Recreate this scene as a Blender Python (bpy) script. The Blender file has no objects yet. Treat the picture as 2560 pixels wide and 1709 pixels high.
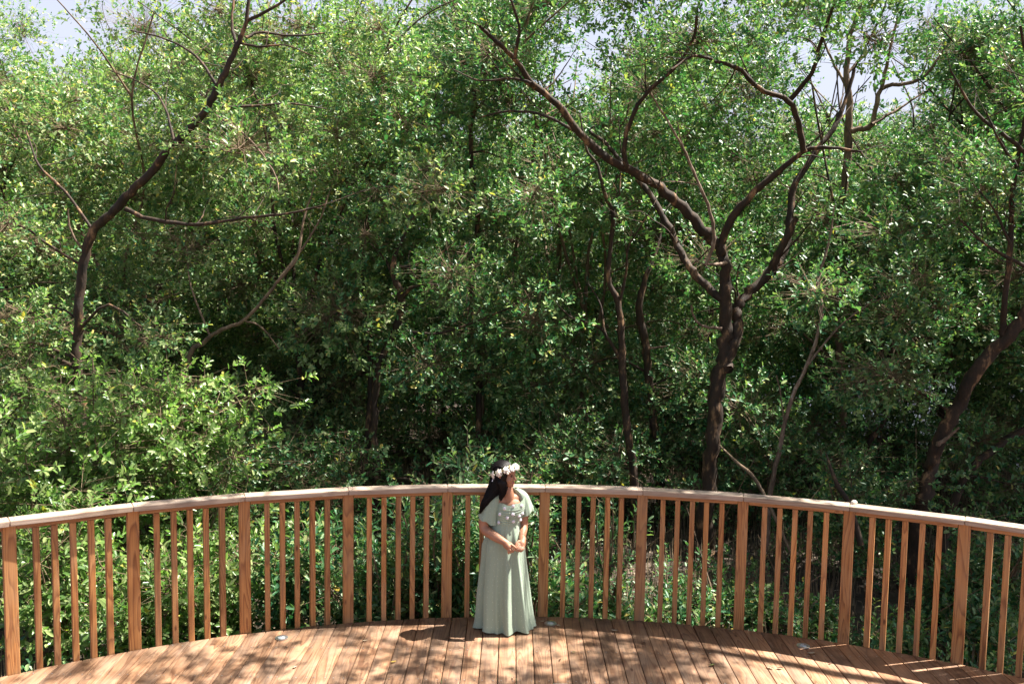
import bpy, bmesh, math, random
import numpy as np
from mathutils import Vector, Matrix
from math import sin, cos, pi, radians, sqrt

random.seed(7)
RNG = np.random.default_rng(11)
scene = bpy.context.scene
COL = scene.collection

# ------------------------------------------------------------------ camera
CAM_H, PITCH, ROLL, F_PX = 3.0626, 0.0846, 0.0157, 2259.7      # F_PX for a 2560 px wide frame
fw = np.array([0, cos(PITCH), -sin(PITCH)])
up0 = np.array([0, sin(PITCH), cos(PITCH)])
r0 = np.array([1.0, 0, 0])
RT = r0 * cos(ROLL) + up0 * sin(ROLL)
UPV = -r0 * sin(ROLL) + up0 * cos(ROLL)
cam_data = bpy.data.cameras.new('camera')
cam = bpy.data.objects.new('camera', cam_data)
COL.objects.link(cam)
cam_data.sensor_width = 36
cam_data.lens = 36 * F_PX / 2560
cam_data.clip_end = 2000
m = Matrix.Identity(4)
for i in range(3):
    m[i][0], m[i][1], m[i][2] = RT[i], UPV[i], -fw[i]
m[0][3], m[1][3], m[2][3] = 0, 0, CAM_H
cam.matrix_world = m
scene.camera = cam

def at(px, py, y):
    """photo point (in a 2349 px wide copy) -> world point at ground distance y"""
    sx, sy = px * 1.0898, py * 1.0898
    v = fw + RT * (sx - 1280) / F_PX - UPV * (sy - 854.5) / F_PX
    t = y / v[1]
    return np.array([0, 0, CAM_H]) + v * t

# ------------------------------------------------------------------ light
SUN_EL = radians(61)
SUN_AZ = (0.966, 0.256)                   # horizontal direction towards the sun
sun_dir = np.array([SUN_AZ[0] * cos(SUN_EL), SUN_AZ[1] * cos(SUN_EL), sin(SUN_EL)])
sd = bpy.data.lights.new('sun', 'SUN')
sd.energy = 5.0
sd.angle = radians(0.5)
sd.color = (1.0, 0.94, 0.84)
sun = bpy.data.objects.new('sun', sd)
COL.objects.link(sun)
sun.rotation_euler = Vector(sun_dir).to_track_quat('Z', 'Y').to_euler()
sun.location = (8, 4, 18)
world = bpy.data.worlds.new('World')
scene.world = world
world.use_nodes = True
wn = world.node_tree.nodes
wl = world.node_tree.links
bg = wn['Background']
sky = wn.new('ShaderNodeTexSky')
sky.sky_type = 'NISHITA'
sky.sun_disc = False
sky.sun_elevation = SUN_EL
sky.sun_rotation = math.atan2(SUN_AZ[0], SUN_AZ[1])
sky.air_density = 1.0
sky.dust_density = 4.5
sky.ozone_density = 2.0
# pale humid air low over the trees
wtc = wn.new('ShaderNodeTexCoord'); wsp = wn.new('ShaderNodeSeparateXYZ'); wl.new(wtc.outputs['Generated'], wsp.inputs[0])
wmr = wn.new('ShaderNodeMapRange'); wl.new(wsp.outputs['Z'], wmr.inputs[0])
wmr.inputs['From Min'].default_value = 0.62; wmr.inputs['From Max'].default_value = 0.22
wmr.inputs['To Min'].default_value = 0.0; wmr.inputs['To Max'].default_value = 0.85
wmx = wn.new('ShaderNodeMixRGB'); wl.new(wmr.outputs[0], wmx.inputs[0])
wl.new(sky.outputs[0], wmx.inputs[1]); wmx.inputs[2].default_value = (5.3, 5.6, 6.8, 1)
wl.new(wmx.outputs[0], bg.inputs[0])
bg.inputs[1].default_value = 0.045
scene.view_settings.view_transform = 'Standard'
scene.view_settings.look = 'None'
scene.view_settings.exposure = 1.9
scene.view_settings.gamma = 1.0
scene.cycles.max_bounces = 6
scene.cycles.diffuse_bounces = 3
scene.cycles.glossy_bounces = 2
scene.cycles.transmission_bounces = 4
scene.cycles.transparent_max_bounces = 4
scene.cycles.use_denoising = True

# ------------------------------------------------------------------ materials
def new_mat(name):
    mt = bpy.data.materials.new(name)
    mt.use_nodes = True
    nt = mt.node_tree
    b = nt.nodes['Principled BSDF']
    return mt, nt, b

def ramp(nt, fac, stops, interp='LINEAR'):
    r = nt.nodes.new('ShaderNodeValToRGB')
    r.color_ramp.interpolation = interp
    els = r.color_ramp.elements
    while len(els) < len(stops):
        els.new(0.5)
    for e, (p, c) in zip(els, stops):
        e.position = p
        e.color = (*c, 1)
    nt.links.new(fac, r.inputs[0])
    return r

def wood_mat(name, axis, light, mid, dark, rough=0.65, ring=9.0, weather=None, vary=0.35, bump=0.25, stain=0.0):
    mt, nt, b = new_mat(name)
    N, Lk = nt.nodes, nt.links
    tc = N.new('ShaderNodeTexCoord')
    geo = N.new('ShaderNodeNewGeometry')
    oi = N.new('ShaderNodeObjectInfo')
    add = N.new('ShaderNodeMath'); add.operation = 'ADD'
    Lk.new(geo.outputs['Random Per Island'], add.inputs[0]); Lk.new(oi.outputs['Random'], add.inputs[1])
    fr = N.new('ShaderNodeMath'); fr.operation = 'FRACT'; Lk.new(add.outputs[0], fr.inputs[0])
    off = N.new('ShaderNodeVectorMath'); off.operation = 'SCALE'; off.inputs[0].default_value = (37, 53, 71)
    Lk.new(fr.outputs[0], off.inputs['Scale'])
    va = N.new('ShaderNodeVectorMath'); va.operation = 'ADD'
    Lk.new(tc.outputs['Object'], va.inputs[0]); Lk.new(off.outputs[0], va.inputs[1])
    def mapped(s):
        mp = N.new('ShaderNodeMapping'); Lk.new(va.outputs[0], mp.inputs['Vector']); mp.inputs['Scale'].default_value = s
        return mp.outputs[0]
    def sc(along, across):
        v = [across] * 3; v[axis] = along; return v
    n1 = N.new('ShaderNodeTexNoise'); Lk.new(mapped(sc(1.0, 11)), n1.inputs['Vector'])
    n1.inputs['Scale'].default_value = 1.0; n1.inputs['Detail'].default_value = 1.0; n1.inputs['Distortion'].default_value = 0.4
    mul = N.new('ShaderNodeMath'); mul.operation = 'MULTIPLY'; mul.inputs[1].default_value = ring
    Lk.new(n1.outputs[0], mul.inputs[0])
    f2 = N.new('ShaderNodeMath'); f2.operation = 'FRACT'; Lk.new(mul.outputs[0], f2.inputs[0])
    n2 = N.new('ShaderNodeTexNoise'); Lk.new(mapped(sc(3, 160)), n2.inputs['Vector'])
    n2.inputs['Scale'].default_value = 1.0; n2.inputs['Detail'].default_value = 2.0
    r1 = ramp(nt, f2.outputs[0], [(0.0, light), (0.55, mid), (0.86, dark), (1.0, light)])
    mix = N.new('ShaderNodeMixRGB'); mix.blend_type = 'MULTIPLY'; mix.inputs[0].default_value = 0.75
    r2 = ramp(nt, n2.outputs[0], [(0.3, (0.62, 0.6, 0.58)), (0.62, (1.0, 1.0, 1.0))])
    Lk.new(r1.outputs[0], mix.inputs[1]); Lk.new(r2.outputs[0], mix.inputs[2])
    # board to board difference
    hv = N.new('ShaderNodeHueSaturation')
    mr = N.new('ShaderNodeMapRange'); Lk.new(fr.outputs[0], mr.inputs[0])
    mr.inputs['To Min'].default_value = 1 - vary; mr.inputs['To Max'].default_value = 1 + vary * 0.55
    Lk.new(mr.outputs[0], hv.inputs['Value']); Lk.new(mix.outputs[0], hv.inputs['Color'])
    # blotchy wear and grey weathering
    n3 = N.new('ShaderNodeTexNoise'); Lk.new(mapped(sc(1.6, 5)), n3.inputs['Vector'])
    n3.inputs['Scale'].default_value = 1.3; n3.inputs['Detail'].default_value = 5.0; n3.inputs['Roughness'].default_value = 0.65
    rw = ramp(nt, n3.outputs[0], [(0.42, (0, 0, 0)), (0.72, (1, 1, 1))])
    mw = N.new('ShaderNodeMixRGB'); Lk.new(rw.outputs[0], mw.inputs[0])
    Lk.new(hv.outputs[0], mw.inputs[1])
    wc = N.new('ShaderNodeMixRGB'); wc.blend_type = 'MIX'; wc.inputs[0].default_value = 0.6
    Lk.new(hv.outputs[0], wc.inputs[1]); wc.inputs[2].default_value = (*(weather or mid), 1)
    Lk.new(wc.outputs[0], mw.inputs[2])
    # knots
    vo = N.new('ShaderNodeTexVoronoi'); Lk.new(mapped(sc(2.6, 6.5)), vo.inputs['Vector']); vo.inputs['Scale'].default_value = 1.0
    rk = ramp(nt, vo.outputs['Distance'], [(0.035, (1, 1, 1)), (0.09, (0, 0, 0))])
    mk = N.new('ShaderNodeMixRGB'); Lk.new(rk.outputs[0], mk.inputs[0]); Lk.new(mw.outputs[0], mk.inputs[1])
    mk.inputs[2].default_value = (dark[0] * 0.45, dark[1] * 0.4, dark[2] * 0.4, 1)
    fin = mk.outputs[0]
    if stain:
        ns_ = N.new('ShaderNodeTexNoise'); ns_.inputs['Scale'].default_value = 2.2; ns_.inputs['Detail'].default_value = 8; ns_.inputs['Roughness'].default_value = .7
        Lk.new(tc.outputs['Object'], ns_.inputs['Vector'])
        rs = ramp(nt, ns_.outputs[0], [(0.36, (1 - stain, 1 - stain * 1.02, 1 - stain * 1.02)), (0.52, (1, 1, 1))])
        mz = N.new('ShaderNodeMixRGB'); mz.blend_type = 'MULTIPLY'; mz.inputs[0].default_value = 1.0
        Lk.new(fin, mz.inputs[1]); Lk.new(rs.outputs[0], mz.inputs[2]); fin = mz.outputs[0]
    Lk.new(fin, b.inputs['Base Color'])
    b.inputs['Roughness'].default_value = rough
    bp = N.new('ShaderNodeBump'); bp.inputs['Strength'].default_value = bump; bp.inputs['Distance'].default_value = 0.004
    Lk.new(n2.outputs[0], bp.inputs['Height']); Lk.new(bp.outputs[0], b.inputs['Normal'])
    return mt

def leaf_mat(name, stops, under, trans=0.35, rough=0.34, yellow=0.015, spec=0.5):
    mt, nt, b = new_mat(name)
    N, Lk = nt.nodes, nt.links
    geo = N.new('ShaderNodeNewGeometry')
    r = ramp(nt, geo.outputs['Random Per Island'], stops)
    # clump scale variation
    tc = N.new('ShaderNodeTexCoord')
    n = N.new('ShaderNodeTexNoise'); n.inputs['Scale'].default_value = 0.9; n.inputs['Detail'].default_value = 2
    Lk.new(tc.outputs['Object'], n.inputs['Vector'])
    hv = N.new('ShaderNodeHueSaturation'); Lk.new(r.outputs[0], hv.inputs['Color'])
    mr = N.new('ShaderNodeMapRange'); Lk.new(n.outputs[0], mr.inputs[0])
    mr.inputs['From Min'].default_value = 0.3; mr.inputs['From Max'].default_value = 0.7
    mr.inputs['To Min'].default_value = 0.7; mr.inputs['To Max'].default_value = 1.3
    Lk.new(mr.outputs[0], hv.inputs['Value'])
    mb = N.new('ShaderNodeMixRGB'); Lk.new(geo.outputs['Backfacing'], mb.inputs[0])
    Lk.new(hv.outputs[0], mb.inputs[1]); mb.inputs[2].default_value = (*under, 1)
    Lk.new(mb.outputs[0], b.inputs['Base Color'])
    b.inputs['Roughness'].default_value = rough
    b.inputs['Specular IOR Level'].default_value = spec
    tr = N.new('ShaderNodeBsdfTranslucent')
    ct = N.new('ShaderNodeMixRGB'); ct.blend_type = 'MULTIPLY'; ct.inputs[0].default_value = 1.0
    Lk.new(hv.outputs[0], ct.inputs[1]); ct.inputs[2].default_value = (1.2, 1.6, 0.75, 1)
    Lk.new(ct.outputs[0], tr.inputs['Color'])
    ms = N.new('ShaderNodeMixShader'); ms.inputs[0].default_value = trans
    out = N['Material Output']
    Lk.new(b.outputs[0], ms.inputs[1]); Lk.new(tr.outputs[0], ms.inputs[2]); Lk.new(ms.outputs[0], out.inputs['Surface'])
    return mt

def bark_mat(name, a, c, lich_lit, sc=9.0):
    mt, nt, b = new_mat(name)
    N, Lk = nt.nodes, nt.links
    tc = N.new('ShaderNodeTexCoord')
    mp = N.new('ShaderNodeMapping'); mp.inputs['Scale'].default_value = (1, 1, 0.4); Lk.new(tc.outputs['Object'], mp.inputs[0])
    n = N.new('ShaderNodeTexNoise'); n.inputs['Scale'].default_value = sc; n.inputs['Detail'].default_value = 6; n.inputs['Roughness'].default_value = 0.65
    Lk.new(mp.outputs[0], n.inputs['Vector'])
    r = ramp(nt, n.outputs[0], [(0.36, a), (0.56, c), (0.68, lich_lit)])
    Lk.new(r.outputs[0], b.inputs['Base Color'])
    b.inputs['Roughness'].default_value = 0.8
    n2 = N.new('ShaderNodeTexNoise'); n2.inputs['Scale'].default_value = sc * 5; n2.inputs['Detail'].default_value = 4
    Lk.new(mp.outputs[0], n2.inputs['Vector'])
    bp = N.new('ShaderNodeBump'); bp.inputs['Strength'].default_value = 0.6; bp.inputs['Distance'].default_value = 0.01
    Lk.new(n2.outputs[0], bp.inputs['Height']); Lk.new(bp.outputs[0], b.inputs['Normal'])
    return mt

def plain_mat(name, col, rough=0.6, spec=0.5, metal=0.0, noise=0.0, nscale=20):
    mt, nt, b = new_mat(name)
    b.inputs['Roughness'].default_value = rough
    b.inputs['Metallic'].default_value = metal
    b.inputs['Specular IOR Level'].default_value = spec
    if noise:
        tc = nt.nodes.new('ShaderNodeTexCoord')
        n = nt.nodes.new('ShaderNodeTexNoise'); n.inputs['Scale'].default_value = nscale; n.inputs['Detail'].default_value = 4
        nt.links.new(tc.outputs['Object'], n.inputs['Vector'])
        r = ramp(nt, n.outputs[0], [(0.3, tuple(k * (1 - noise) for k in col)), (0.7, tuple(min(1, k * (1 + noise)) for k in col))])
        nt.links.new(r.outputs[0], b.inputs['Base Color'])
    else:
        b.inputs['Base Color'].default_value = (*col, 1)
    return mt

M = {}
M['deck'] = wood_mat('deck_wood', 1, (0.42, 0.245, 0.14), (0.36, 0.19, 0.10), (0.21, 0.095, 0.046), 0.7, 8, (0.30, 0.22, 0.165), 0.34, stain=0.45)
M['post'] = wood_mat('post_wood', 2, (0.53, 0.25, 0.085), (0.455, 0.195, 0.06), (0.25, 0.088, 0.025), 0.6, 9, (0.40, 0.24, 0.13), 0.3)
M['cap'] = wood_mat('cap_wood', 0, (0.42, 0.325, 0.25), (0.37, 0.275, 0.205), (0.27, 0.18, 0.125), 0.7, 7, (0.48, 0.39, 0.33), 0.15)
M['subrail'] = wood_mat('subrail_wood', 0, (0.42, 0.21, 0.085), (0.36, 0.165, 0.06), (0.26, 0.10, 0.035), 0.6, 7, None, 0.15)
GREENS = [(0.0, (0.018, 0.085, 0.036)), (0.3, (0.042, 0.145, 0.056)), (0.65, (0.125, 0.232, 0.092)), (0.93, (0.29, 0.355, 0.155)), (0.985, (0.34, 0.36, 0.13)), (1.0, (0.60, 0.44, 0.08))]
M['leaf'] = leaf_mat('mangrove_leaf', GREENS, (0.15, 0.245, 0.09), 0.28, 0.40, spec=0.42)
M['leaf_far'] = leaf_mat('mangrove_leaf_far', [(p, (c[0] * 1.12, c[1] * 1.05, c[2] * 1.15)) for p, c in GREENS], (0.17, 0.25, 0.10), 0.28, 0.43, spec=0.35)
M['leaf_sunlit_tint'] = leaf_mat('sunlit_tint_mangrove_leaf', [(0.0, (0.028, 0.11, 0.042)), (0.3, (0.08, 0.18, 0.065)), (0.65, (0.20, 0.285, 0.11)), (0.93, (0.38, 0.42, 0.20)), (1.0, (0.6, 0.46, 0.10))], (0.22, 0.30, 0.12), 0.3, 0.42, spec=0.4)  # brighter yellow-green copy, sunlight on the left crowns put into the colour
M['leaf_bush'] = leaf_mat('bush_leaf', [(0, (0.07, 0.155, 0.04)), (0.5, (0.17, 0.27, 0.075)), (0.97, (0.33, 0.39, 0.16)), (1, (0.5, 0.42, 0.08))], (0.22, 0.30, 0.14), 0.4, 0.32)
M['bark'] = bark_mat('dark_bark', (0.011, 0.006, 0.003), (0.040, 0.020, 0.009), (0.26, 0.145, 0.07))  # third tone puts orange sunlit patches into the dark bark colour
M['bark_mid'] = bark_mat('brown_bark', (0.07, 0.045, 0.028), (0.17, 0.11, 0.065), (0.30, 0.24, 0.16))
M['bark_pale'] = bark_mat('pale_bark', (0.09, 0.058, 0.038), (0.21, 0.14, 0.10), (0.38, 0.31, 0.25), 14)
M['twig'] = plain_mat('twig_bark', (0.17, 0.12, 0.07), 0.8, noise=0.4)
M['mud'] = bark_mat('mud', (0.022, 0.016, 0.011), (0.06, 0.042, 0.03), (0.16, 0.115, 0.085), 2.5)
M['root'] = plain_mat('breathing_root', (0.19, 0.145, 0.09), 0.85, noise=0.6, nscale=6)
M['litter'] = leaf_mat('leaf_litter', [(0, (0.06, 0.038, 0.022)), (0.6, (0.14, 0.095, 0.06)), (1, (0.42, 0.33, 0.25))], (0.3, 0.22, 0.15), 0.05, 0.7)
M['metal'] = plain_mat('steel', (0.55, 0.55, 0.56), 0.35, 0.5, 0.9, 0.15)
M['nail'] = plain_mat('nail_head', (0.42, 0.40, 0.39), 0.4, 0.5, 0.6)
M['dark'] = plain_mat('dark_wood', (0.05, 0.03, 0.02), 0.9)
wt, nt_, b_ = new_mat('creek_water')
b_.inputs['Base Color'].default_value = (0.03, 0.04, 0.035, 1); b_.inputs['Roughness'].default_value = 0.08
tcw = nt_.nodes.new('ShaderNodeTexCoord'); nw = nt_.nodes.new('ShaderNodeTexNoise'); nw.inputs['Scale'].default_value = 2.5
nt_.links.new(tcw.outputs['Object'], nw.inputs['Vector'])
bw = nt_.nodes.new('ShaderNodeBump'); bw.inputs['Strength'].default_value = 0.15
nt_.links.new(nw.outputs[0], bw.inputs['Height']); nt_.links.new(bw.outputs[0], b_.inputs['Normal'])
M['water'] = wt

# ------------------------------------------------------------------ helpers
def tag(o, label=None, cat=None, group=None, kind=None):
    if label: o['label'] = label
    if cat: o['category'] = cat
    if group: o['group'] = group
    if kind: o['kind'] = kind
    return o

def empty(name, loc=(0, 0, 0), parent=None):
    o = bpy.data.objects.new(name, None)
    o.location = loc
    o.empty_display_size = 0.2
    COL.objects.link(o)
    if parent: o.parent = parent
    return o

def raw_mesh(name, verts, quads, mats, parent=None, smooth=False, mat_idx=None):
    """fast mesh from numpy arrays; quads (n,4) (a repeated last index makes a triangle is not used)"""
    me = bpy.data.meshes.new(name)
    verts = np.asarray(verts, dtype=np.float32); quads = np.asarray(quads, dtype=np.int32)
    me.vertices.add(len(verts)); me.vertices.foreach_set('co', verts.ravel())
    n = len(quads)
    me.loops.add(n * 4); me.loops.foreach_set('vertex_index', quads.ravel())
    me.polygons.add(n)
    me.polygons.foreach_set('loop_start', np.arange(0, n * 4, 4, dtype=np.int32))
    if mat_idx is not None: me.polygons.foreach_set('material_index', np.asarray(mat_idx, dtype=np.int32))
    if smooth: me.polygons.foreach_set('use_smooth', np.ones(n, dtype=bool))
    me.update(calc_edges=True)
    me.validate()
    for mm in (mats if isinstance(mats, (list, tuple)) else [mats]): me.materials.append(mm)
    o = bpy.data.objects.new(name, me)
    COL.objects.link(o)
    if parent: o.parent = parent
    return o

def bm_obj(name, bm, mat, parent=None, loc=None, rot=None, smooth=False):
    me = bpy.data.meshes.new(name)
    bm.normal_update(); bm.to_mesh(me); bm.free()
    if smooth:
        for p in me.polygons: p.use_smooth = True
    for mm in (mat if isinstance(mat, (list, tuple)) else [mat]): me.materials.append(mm)
    o = bpy.data.objects.new(name, me)
    COL.objects.link(o)
    if parent: o.parent = parent
    if loc is not None: o.location = loc
    if rot is not None: o.rotation_euler = rot
    return o

def box_bm(sx, sy, z0, z1, bev=0.003, cx=0, cy=0):
    bm = bmesh.new()
    bmesh.ops.create_cube(bm, size=1)
    for v in bm.verts:
        v.co = Vector((cx + v.co.x * sx, cy + v.co.y * sy, z0 + (v.co.z + 0.5) * (z1 - z0)))
    if bev: bmesh.ops.bevel(bm, geom=bm.edges[:], offset=bev, segments=1, affect='EDGES')
    return bm

def unit(v):
    v = np.asarray(v, float)
    return v / (np.linalg.norm(v, axis=-1, keepdims=True) + 1e-9)

def smooth_path(pts, n=4):
    """Catmull-Rom through the points (k, d)"""
    P = np.asarray(pts, float)
    if len(P) < 3: 
        t = np.linspace(0, 1, n + 1)[:, None]
        return P[0] * (1 - t) + P[-1] * t
    Q = np.vstack([2 * P[0] - P[1], P, 2 * P[-1] - P[-2]])
    out = []
    for i in range(1, len(Q) - 2):
        for t in np.linspace(0, 1, n, endpoint=False):
            a, b, c, d = Q[i - 1], Q[i], Q[i + 1], Q[i + 2]
            out.append(0.5 * (2 * b + (c - a) * t + (2 * a - 5 * b + 4 * c - d) * t * t + (3 * b - a - 3 * c + d) * t ** 3))
    out.append(P[-1])
    return np.array(out)

class Geo:
    """collects quads for one mesh"""
    def __init__(s): s.v, s.q, s.m, s.n = [], [], [], 0
    def add(s, v, q, mi=0):
        s.v.append(np.asarray(v, np.float32)); s.q.append(np.asarray(q, np.int64) + s.n); s.m.append(np.full(len(q), mi)); s.n += len(v)
    def tube(s, path, rad, sides=8, mi=0, wob=0.0):
        path = np.asarray(path, float); rad = np.asarray(rad, float)
        T = unit(np.gradient(path, axis=0))
        ref = np.array([0.3, 0.9, 0.2]); 
        U = unit(np.cross(T, ref)); V = np.cross(T, U)
        a = np.linspace(0, 2 * pi, sides, endpoint=False)
        rr = rad[:, None] * (1 + (wob * RNG.normal(size=(len(path), sides)) if wob else 0))
        ring = path[:, None, :] + rr[..., None] * (np.cos(a)[None, :, None] * U[:, None, :] + np.sin(a)[None, :, None] * V[:, None, :])
        k = len(path)
        idx = np.arange(k * sides).reshape(k, sides)
        q = np.stack([idx[:-1], np.roll(idx[:-1], -1, 1), np.roll(idx[1:], -1, 1), idx[1:]], -1).reshape(-1, 4)
        s.add(ring.reshape(-1, 3), q, mi)
    def prisms(s, A, B, ra, rb, mi=0):
        """many thin three-sided twigs A->B"""
        T = unit(B - A); U = unit(np.cross(T, np.array([0.31, 0.2, 0.93]))); V = np.cross(T, U)
        n = len(A); vs = []
        for P, r in ((A, ra), (B, rb)):
            for k in range(3):
                a = 2 * pi * k / 3
                vs.append(P + r * (cos(a) * U + sin(a) * V))
        v = np.stack(vs, 1).reshape(-1, 3)
        b = np.arange(n)[:, None] * 6
        q = np.concatenate([b + np.array([[k, (k + 1) % 3, 3 + (k + 1) % 3, 3 + k]]) for k in range(3)], 0)
        s.add(v, q, mi)
    def leaves(s, P, D, Nn, L, W, mi=0, simple=False):
        D = unit(D); Nn = unit(Nn - D * np.sum(Nn * D, -1, keepdims=True)); S = np.cross(D, Nn)
        L = L[:, None]; W = W[:, None]; n = len(P)
        if simple:
            v = np.stack([P, P + D * L * .48 + S * W * .5, P + D * L - Nn * L * .12, P + D * L * .48 - S * W * .5], 1).reshape(-1, 3)
            q = np.arange(n)[:, None] * 4 + np.array([[0, 1, 2, 3]])
        else:
            f = Nn * W * 0.14; c = Nn * L
            v = np.stack([P, P + D * L - c * .14,
                          P + D * L * .26 + S * W * .47 + f, P + D * L * .76 + S * W * .44 + f - c * .04,
                          P + D * L * .26 - S * W * .47 + f, P + D * L * .76 - S * W * .44 + f - c * .04], 1).reshape(-1, 3)
            b = np.arange(n)[:, None] * 6
            q = np.concatenate([b + np.array([[0, 2, 3, 1]]), b + np.array([[0, 1, 5, 4]])], 0)
        s.add(v, q, mi)
    def build(s, name, mats, parent=None, smooth=False):
        return raw_mesh(name, np.concatenate(s.v), np.concatenate(s.q), mats, parent, smooth, np.concatenate(s.m))

def sprays(g, C, Dv, k, leaf_l, mi=0, simple=False, twig=None, asp=0.48):
    """leaf rosettes at points C growing along Dv; k leaves each"""
    n = len(C); Dv = unit(Dv)
    U = unit(np.cross(Dv, unit(RNG.normal(size=(n, 3))))); V = np.cross(Dv, U)
    Ps, Ds, Ns, Ls = [], [], [], []
    tl = leaf_l * 2.0
    ph0 = RNG.uniform(0, 2 * pi, n)
    for j in range(k):
        ph = ph0 + j * 2.4 + RNG.normal(0, .3, n)
        rad = np.cos(ph)[:, None] * U + np.sin(ph)[:, None] * V
        t = (j / k) ** 0.7
        sp = RNG.uniform(0.55, 1.25, n)[:, None] * (1.25 - 0.7 * t)
        Ps.append(C + Dv * tl * (t - 0.6) + rad * 0.004)
        Ds.append(Dv * 0.75 + rad * sp + RNG.normal(0, .18, (n, 3)))
        Ns.append(Dv * 0.9 - rad * 0.5 + np.array([0, 0, .55]) + RNG.normal(0, .28, (n, 3)))
        Ls.append(leaf_l * RNG.uniform(0.6, 1.2, n) * (1.0 - 0.25 * t))
    L = np.concatenate(Ls)
    g.leaves(np.concatenate(Ps), np.concatenate(Ds), np.concatenate(Ns), L, L * RNG.uniform(asp - .06, asp + .08, len(L)), mi, simple)
    return tl
# ------------------------------------------------------------------ ground, water
GZ = -1.0
def ground_z(x, y):
    z = GZ + 0.10 * np.sin(x * 0.9 + 1.3) * np.cos(y * 0.7) + 0.05 * np.sin(x * 2.3 + y * 1.9)
    w = np.clip((x - 4.5 - 0.2 * (y - 20)) / 3.0, 0, 1) * np.clip((y - 18.5) / 3.0, 0, 1)
    return z - 0.75 * w
def sheet(name, xs, ys, fz, mat, lab):
    X, Y = np.meshgrid(xs, ys); Z = fz(X, Y)
    v = np.stack([X, Y, Z], -1).reshape(-1, 3); ny, nx = X.shape
    i = np.arange(nx * ny).reshape(ny, nx)
    q = np.stack([i[:-1, :-1], i[:-1, 1:], i[1:, 1:], i[1:, :-1]], -1).reshape(-1, 4)
    o = raw_mesh(name, v, q, mat, smooth=True)
    return tag(o, lab, None, None, 'structure')
xs = np.concatenate([[-900, -300, -100, -50], np.linspace(-32, 32, 161), [50, 100, 300, 900]])
ys = np.concatenate([[-900, -200, -60, -20], np.linspace(-8, 46, 136), [60, 120, 300, 900]])
sheet('ground', xs, ys, ground_z, M['mud'], 'dark tidal mud under the mangroves')
sheet('water', np.array([-900., 900.]), np.array([-900., 900.]), lambda X, Y: X * 0 - 1.28, M['water'], 'creek water glinting behind the trees')

# ------------------------------------------------------------------ deck
DC = (0.2946, 0.8937); DR = 6.8076; T0, DT = -0.6168, 0.1237
def arc_y(x, R=DR - 0.004):
    return DC[1] + sqrt(max(R * R - (x - DC[0]) ** 2, 0))
g = Geo()
BW, PH = 0.1385, 0.070
rnd = random.Random(3)
x = PH - 48 * BW
board_x = []
while x < DC[0] + DR - 0.15:
    if x > DC[0] - DR + 0.15:
        a, b = x + 0.003, x + BW - 0.0035
        j = rnd.uniform(-0.012, 0.0)
        ya, yb = arc_y(a) + j, arc_y(b) + j
        ya0, yb0 = max(-3.0, 2 * DC[1] - ya), max(-3.0, 2 * DC[1] - yb)
        dz = rnd.uniform(-0.0025, 0.0)
        e = 0.003
        # subdivide along the length so the bevelled top can be slightly wavy
        secs = []
        for t in np.linspace(0, 1, 9):
            yl, yr = ya0 + (ya - ya0) * t, yb0 + (yb - yb0) * t
            secs.append([(a, yl, -0.034 + dz), (a, yl, -e + dz), (a + e, yl, dz), (b - e, yr, dz), (b, yr, -e + dz), (b, yr, -0.034 + dz)])
        secs = np.array(secs); k = len(secs)
        idx = np.arange(k * 6).reshape(k, 6)
        q = np.stack([idx[:-1], idx[1:], np.roll(idx[1:], -1, 1), np.roll(idx[:-1], -1, 1)], -1).reshape(-1, 4)
        q = np.concatenate([q, [[idx[-1][0], idx[-1][5], idx[-1][4], idx[-1][1]], [idx[-1][1], idx[-1][4], idx[-1][3], idx[-1][2]]]])
        g.add(secs.reshape(-1, 3), q, 0)
        board_x.append((a, b))
    x += BW
# nail heads, two per board on each joist line
NAILY = [6.98, 6.46, 5.94, 5.42, 4.9, 4.4]
nv, nq = [], []
for (a, b) in board_x:
    for yy in NAILY:
        for xx in (a + 0.026, b - 0.026):
            xx += rnd.uniform(-.005, .005); y2 = yy + rnd.uniform(-.008, .008)
            if y2 < arc_y(xx) - 0.03:
                n0 = len(nv)
                for k in range(8):
                    nv.append((xx + 0.0055 * cos(k * pi / 4), y2 + 0.0055 * sin(k * pi / 4), 0.0015))
                nq += [(n0, n0 + 1, n0 + 2, n0 + 3), (n0, n0 + 3, n0 + 4, n0 + 7), (n0 + 4, n0 + 5, n0 + 6, n0 + 7)]
g.add(np.array(nv), np.array(nq), 1)
deck = g.build('deck', [M['deck'], M['nail']])
tag(deck, 'round viewing deck of brown pine boards', None, None, 'structure')
# joists below and the supporting piles
bmj = bmesh.new()
for yy in NAILY + [3.9, 3.4, 2.9, 2.0, 1.0, 0.0, -1, -2]:
    half = sqrt(max(0, (DR - .12) ** 2 - (yy - DC[1]) ** 2))
    bmesh.ops.create_cube(bmj, size=1, matrix=Matrix.Translation((DC[0], yy, -0.125)) @ Matrix.Diagonal((2 * half, 0.05, 0.17, 1)))
for t in np.arange(-1.3, 1.31, 0.26):
    bmesh.ops.create_cube(bmj, size=1, matrix=Matrix.Translation((DC[0] + (DR - .7) * sin(t), DC[1] + (DR - .7) * cos(t), -0.85)) @ Matrix.Diagonal((.14, .14, 1.26, 1)))
joists = bm_obj('deck_frame', bmj, M['dark'])
tag(joists, 'dark beams and piles under the round deck', None, None, 'structure')

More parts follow.
